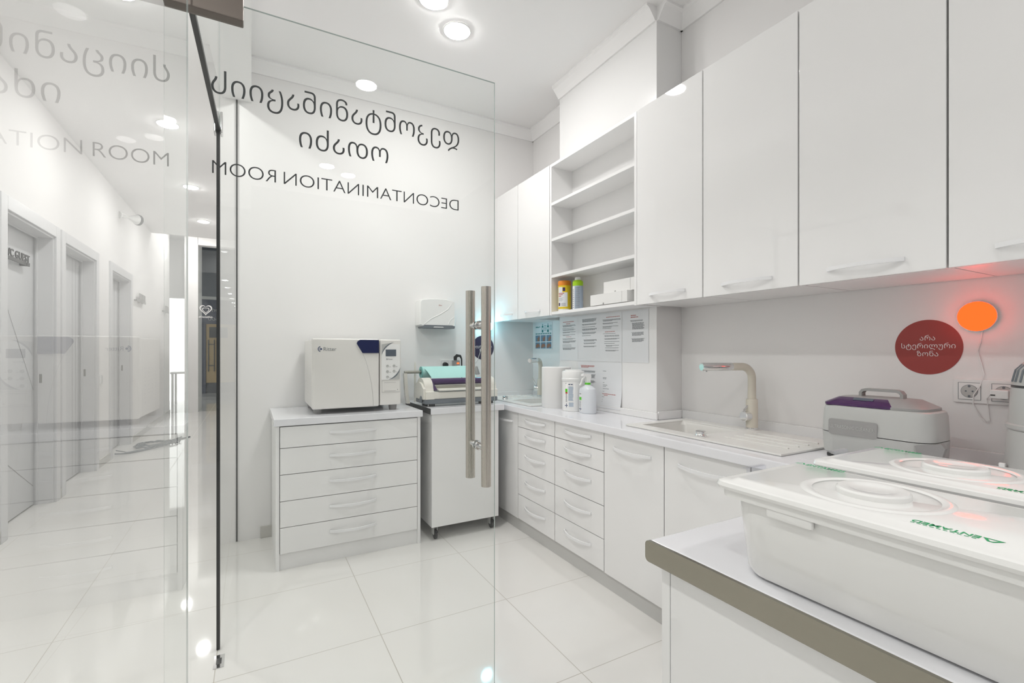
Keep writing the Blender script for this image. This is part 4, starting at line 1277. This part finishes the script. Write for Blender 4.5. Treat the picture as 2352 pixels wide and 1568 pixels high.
# ------------------------------------------------------------------ disinfecting bins
def bin_(x0, x1, y0, y1, label):
    z0, zt = 0.8305, 0.985
    t = thing('disinfection_bin', label, 'bin', ((x0 + x1) / 2, (y0 + y1) / 2, z0), 'white lidded bins on the near counter')
    b = B()
    i0, i1 = .024, .015
    b.loft([ring(x0 + i0 + .006, x1 - i0 - .006, y0 + i0 + .006, y1 - i0 - .006, .045, z0 + .004), ring(x0 + i0, x1 - i0, y0 + i0, y1 - i0, .050, z0 + .014), ring(x0 + i1, x1 - i1, y0 + i1, y1 - i1, .050, zt - .030),
            ring(x0 + .005, x1 - .005, y0 + .005, y1 - .005, .026, zt - .028), ring(x0 + .004, x1 - .004, y0 + .004, y1 - .004, .026, zt - .016)])
    for xx in (x0 + .065, x1 - .085):
        for yy in (y0 + .065, y1 - .085):
            b.box(xx, xx + .02, yy, yy + .02, z0 - .0004, z0 + .006)
    b.build('tub', M_bin, t)
    lid = B()
    lid.loft([ring(x0, x1, y0, y1, .022, zt - .015), ring(x0 - .002, x1 + .002, y0 - .002, y1 + .002, .023, zt - .010), ring(x0, x1, y0, y1, .022, zt - .004), ring(x0 + .006, x1 - .006, y0 + .006, y1 - .006, .018, zt - .002),
              ring(x0 + .016, x1 - .016, y0 + .016, y1 - .016, .014, zt - .003), ring(x0 + .024, x1 - .024, y0 + .024, y1 - .024, .012, zt + .001)])
    L = lid.build('lid', M_bin, t)
    cx, cy = (x0 + x1) / 2, y1 - .183
    b = B()
    n = 48
    rings = []
    for rr, hh in ((.092, .0011), (.088, .0028), (.083, .0032), (.079, .0022), (.076, .0011)):
        rings.append([(cx + rr * math.cos(2 * PI * k / n), cy + rr * 1.02 * math.sin(2 * PI * k / n), zt + hh) for k in range(n)])
    b.loft(rings, cap0=False, cap1=False)
    b.build('ring_ridge', M_bin, L)
    b = B()
    b.lathe([(.046, .001), (.046, .0075), (.043, .010), (.030, .010), (.026, .0085), (.004, .008)], (cx, cy, zt), n=40)
    b.build('knob', M_bin, L)
    for (ox, oy, xd, yd) in ((x1 - .026, y1 - .010, (0, -1, 0), (1, 0, 0)), (x0 + .046, y1 - .347, (0, 1, 0), (-1, 0, 0))):
        b = B()
        b.text('ENTAMED', .0145, (ox, oy + xd[1] * .020, zt + .0012), xd, yd, 0, .0003, .01, width=.064)
        for k in range(10):
            yy = oy + xd[1] * (.021 + .0064 * k)
            xx = ox + yd[0] * .0135
            b.box(xx - .0007, xx + .0007, min(yy, yy + xd[1] * .004), max(yy, yy + xd[1] * .004), zt + .0011, zt + .0014)
        tri = [(0, 0), (.019, 0), (.012, .0125), (.007, .0125)]
        tri2 = [(.0045, .0022), (.0145, .0022), (.0105, .0098), (.0083, .0098)]
        def T(p): return (ox + yd[0] * p[1], oy + xd[1] * p[0], zt + .0014)
        vs = [T(p) for p in tri] + [T(p) for p in tri2]
        b.add(vs, [(0, 1, 5, 4), (1, 2, 6, 5), (2, 3, 7, 6), (3, 0, 4, 7)], 0)
        b.build('green_print', M_tgreen, L, smooth=False)
    # clear clip at the far end
    b = B()
    yb = y1 + .003
    b.box(x0 + .095, x0 + .150, yb - .001, yb + .001, zt - .030, zt + .003, .0006)
    b.box(x0 + .095, x0 + .150, yb + .001, yb + .009, zt + .001, zt + .003, .0006)
    b.build('end_clip', M_clip, t)
    b = B()
    b.box(x0 + .006, x0 + .014, y1 - .16, y1 - .09, zt - .042, zt - .026, .004)
    b.build('side_grip', M_bin, t)
    return t
bin_(0.692, 0.938, 0.100, 0.545, 'white lidded bin at the steel counter edge')
bin_(0.985, 1.240, 0.100, 0.548, 'white lidded bin behind the first, nearer the ultrasonic cleaner')

# ------------------------------------------------------------------ corridor doors and fittings
def corridor_door(k, y0, y1, zt, grooves, handle_y):
    t = sempty('door_%d' % k, (XL, (y0 + y1) / 2, 0))
    b = B()
    cw = .085
    b.box(XL - .001, XL + .016, y0 - cw, y0 + .004, 0, zt + cw, .003)
    b.box(XL - .001, XL + .016, y1 - .004, y1 + cw, 0, zt + cw, .003)
    b.box(XL - .001, XL + .016, y0 + .0045, y1 - .0045, zt - .004, zt + cw, .003)
    b.build('casing', M_frame, t)
    b = B()
    b.box(XL - .16, XL - .0005, y0 + .0002, y0 + .02, 0, zt)
    b.box(XL - .16, XL - .0005, y1 - .02, y1 - .0002, 0, zt)
    b.box(XL - .16, XL - .0005, y0 + .0202, y1 - .0202, zt - .02, zt - .0002)
    b.box(XL - .10, XL - .09, y1 - .032, y1 - .0202, 0, zt - .0202)
    b.box(XL - .10, XL - .09, y0 + .0202, y1 - .0322, zt - .032, zt - .0202)
    b.build('frame', M_frame, t)
    xl = XL - .115
    leaf = B().box(xl - .04, xl, y0 + .022, y1 - .022, .008, zt - .022, .002).build('leaf', M_leaf, t)
    g = B()
    for (ya, za, yb, zb, mi) in grooves:
        d_ = Vector((0, yb - ya, zb - za)).normalized()
        p_ = Vector((0, -d_.z, d_.y)) * .003
        a_, e_ = Vector((xl + .0006, ya, za)), Vector((xl + .0006, yb, zb))
        g.quad(a_ + p_, e_ + p_, e_ - p_, a_ - p_, mi)
    if grooves: g.build('groove', [M_grey, M_plast], leaf, smooth=False)
    h = B()
    h.cyl((xl, handle_y, 1.0), (xl + .05, handle_y, 1.0), .010, 14)
    s_ = 1 if handle_y < (y0 + y1) / 2 else -1
    h.tube([(xl + .048, handle_y, 1.0), (xl + .048, handle_y + s_ * .12, 1.0)], .008, 12)
    h.lathe([(.024, 0), (.024, .006)], (xl, handle_y, 1.0), (1, 0, 0), 20)
    h.lathe([(.022, 0), (.022, .006)], (xl, handle_y, .90), (1, 0, 0), 20)
    h.build('door_handle', M_chrome, leaf)
    lk = B()
    lk.box(XL - .082, XL - .066, y1 - .0222, y1 - .0195, .95, 1.02)
    lk.build('strike_plate', M_grey, t)
    return t
corridor_door(1, *ops[0], [(4.32, .02, 4.28, 2.08, 0), (4.58, .02, 4.42, 2.08, 0), (4.25, 1.95, 5.03, .9, 0), (4.25, .85, 5.03, 1.62, 1), (4.6, .02, 5.03, 1.25, 1), (4.25, .6, 5.03, .15, 0)], 4.28)
corridor_door(2, *ops[1], [(5.75, .02, 5.75, 2.08, 0), (5.95, .02, 5.95, 2.08, 0), (6.05, .02, 6.05, 2.08, 0)], 5.36)
corridor_door(3, *ops[2], [(7.3, .02, 7.3, 2.08, 0), (7.52, .02, 7.52, 2.08, 0)], 6.9)

def bracket_sign(x, y, z, text, label, s=.062, name='door_sign', L=.40):
    t = thing(name, label, 'sign', (x, y, z))
    B().box(x + .03, x + .040, y - .04, y + L, z - .026, z, .002).build('bar', M_dark, t)
    b = B()
    b.text(text, s, (x + .036, y, z), (0, 1, 0), (0, 0, 1), 0, .006, .012, width=L * .98)
    b.build('lettering', M_dark, t, smooth=False)
    for yy in (y - .02, y + L - .05):
        B().cyl((x + .0005, yy, z - .018), (x + .045, yy, z - .018), .012, 16).build('stud', M_dark, t)
    return t
bracket_sign(XL - .115, 4.42, 1.855, 'WC GUEST', 'dark cut-out sign reading WC GUEST on the first white door', .075, L=.42)
def plain_sign(y, z, label, L):
    t = thing('wall_sign', label, 'sign', (XL, y, z))
    B().box(XL + .03, XL + .040, y, y + L, z - .03, z, .002).build('bar', M_grey, t)
    b = B()
    for k in range(6):
        b.box(XL + .033, XL + .038, y + L * (.28 + .12 * k), y + L * (.37 + .12 * k), z, z + .09)
    b.build('lettering', M_grey, t)
    B().cyl((XL + .0005, y + .05, z - .015), (XL + .03, y + .05, z - .015), .012, 12).build('stud', M_grey, t)
    B().cyl((XL + .0005, y + L - .08, z - .015), (XL + .03, y + L - .08, z - .015), .012, 12).build('stud', M_grey, t)
plain_sign(7.95, 1.90, 'small grey cut-out sign on the corridor wall past the third door', .6)
plain_sign(10.2, 1.92, 'smallest grey cut-out sign near the corridor end', .5)
# wall spotlight with a bulb
sp = thing('wall_spotlight', 'white wall bracket with a silver-tipped bulb high in the corridor', 'wall light', (XL, 7.2, 2.82))
o_ = Vector((XL, 7.16, 2.815)); dv = Vector((.30, .38, 0)).normalized()
B().lathe([(.040, 0), (.040, .012), (.028, .03), (.024, .085), (.018, .09)], o_, dv, 24).build('bracket', M_plast, sp)
B().lathe([(.016, .09), (.015, .11), (.020, .13), (.050, .20), (.060, .225)], o_, dv, 28).build('reflector', M_plast, sp)
B().lathe([(.061, .225), (.066, .235), (.064, .255), (.048, .272), (.012, .28)], o_, dv, 28).build('bulb', mat('smoked_bulb', (.10, .10, .10), .15), sp)
b = B().box(XL, XL + .012, 6.32, 6.41, .86, .95, .004)
b.box(XL + .011, XL + .016, 6.335, 6.395, .875, .935, .002)
tag(b.build('light_switch', M_plast), 'white light switch between the second and third corridor doors', 'switch')
# cables left on the corridor floor
b = B()
def loop(cx, cy, rx, ry, a0, a1, z=.008, n=22):
    return [(cx + rx * math.cos(math.radians(a0 + (a1 - a0) * i / n)) + random.uniform(-.01, .01), cy + ry * math.sin(math.radians(a0 + (a1 - a0) * i / n)) + random.uniform(-.01, .01), z + .01 * (i % 3)) for i in range(n + 1)]
for k in range(5):
    b.tube(loop(-1.12 + .02 * k, 7.45 + .03 * k, .16 + .015 * k, .22 - .02 * k, 40 * k, 40 * k + 330), .006, 6)
b.tube([(-1.36, 6.9, .03), (-1.30, 6.98, .012), (-1.2, 7.05, .008), (-1.05, 7.25, .008), (-.98, 7.5, .008), (-.9, 7.75, .008), (-.75, 7.95, .008)], .008, 6)
b.tube([(-1.36, 6.95, .06), (-1.28, 7.05, .012), (-1.1, 7.2, .01), (-1.0, 7.6, .008), (-.85, 8.0, .008)], .006, 6)
tag(b.build('floor_cables', M_slate), 'tangle of dark cables on the corridor floor', 'cables')
# decal on the shopfront glass
hd = B()
def heart(cx, cz, s, w):
    pts = []
    for i in range(41):
        t_ = 2 * PI * i / 40
        pts.append((cx + s * .9 * math.sin(t_) ** 3, cz + s * (.78 * math.cos(t_) - .3 * math.cos(2 * t_) - .12 * math.cos(3 * t_) - .06 * math.cos(4 * t_))))
    return pts
for s_, dz in ((.120, 0), (.068, -.012)):
    pts = heart(-.80, 2.03 + dz, s_, 0)
    cxm, czm = -.80, 2.03 + dz
    inn = [(cxm + (a - cxm) * .80, czm + (h - czm) * .80) for a, h in pts]
    for i in range(40):
        hd.quad((pts[i][0], 11.255, pts[i][1]), (pts[i + 1][0], 11.255, pts[i + 1][1]), (inn[i + 1][0], 11.255, inn[i + 1][1]), (inn[i][0], 11.255, inn[i][1]))
hd.text('#DentalHub', .05, (-.80, 11.254, 1.865), (1, 0, 0), (0, 0, 1), 0, .001, .02, width=.235, align='CENTER')
tag(hd.build('heart_decal', emission('white_decal', (1, 1, 1), 0.9) if 0 else M_white, smooth=False), 'white heart-shaped tooth decal on the shop window', 'decal')
# furniture in the bright room
dk = thing('white_desk', 'white desk in the bright room at the corridor end', 'desk', (-1.3, 12.9, 0))
B().box(-1.55, -1.12, 12.6, 13.2, .70, .74, .004).build('desktop', M_plast, dk)
for x_ in (-1.53, -1.17):
    for y_ in (12.62, 13.14):
        B().box(x_, x_ + .04, y_, y_ + .04, 0, .70).build('leg', M_plast, dk)
pp = B().box(-1.36, -1.12, 13.95, 13.98, .95, 1.5)
pp.box(-1.33, -1.2, 13.94, 13.955, 1.2, 1.4, mi=1)
pp.box(-1.33, -1.15, 13.94, 13.955, .98, 1.08, mi=2)
tag(pp.build('wall_poster', [M_paper, M_bluep, M_yellow]), 'pale blue and yellow poster far inside the bright room', 'poster')
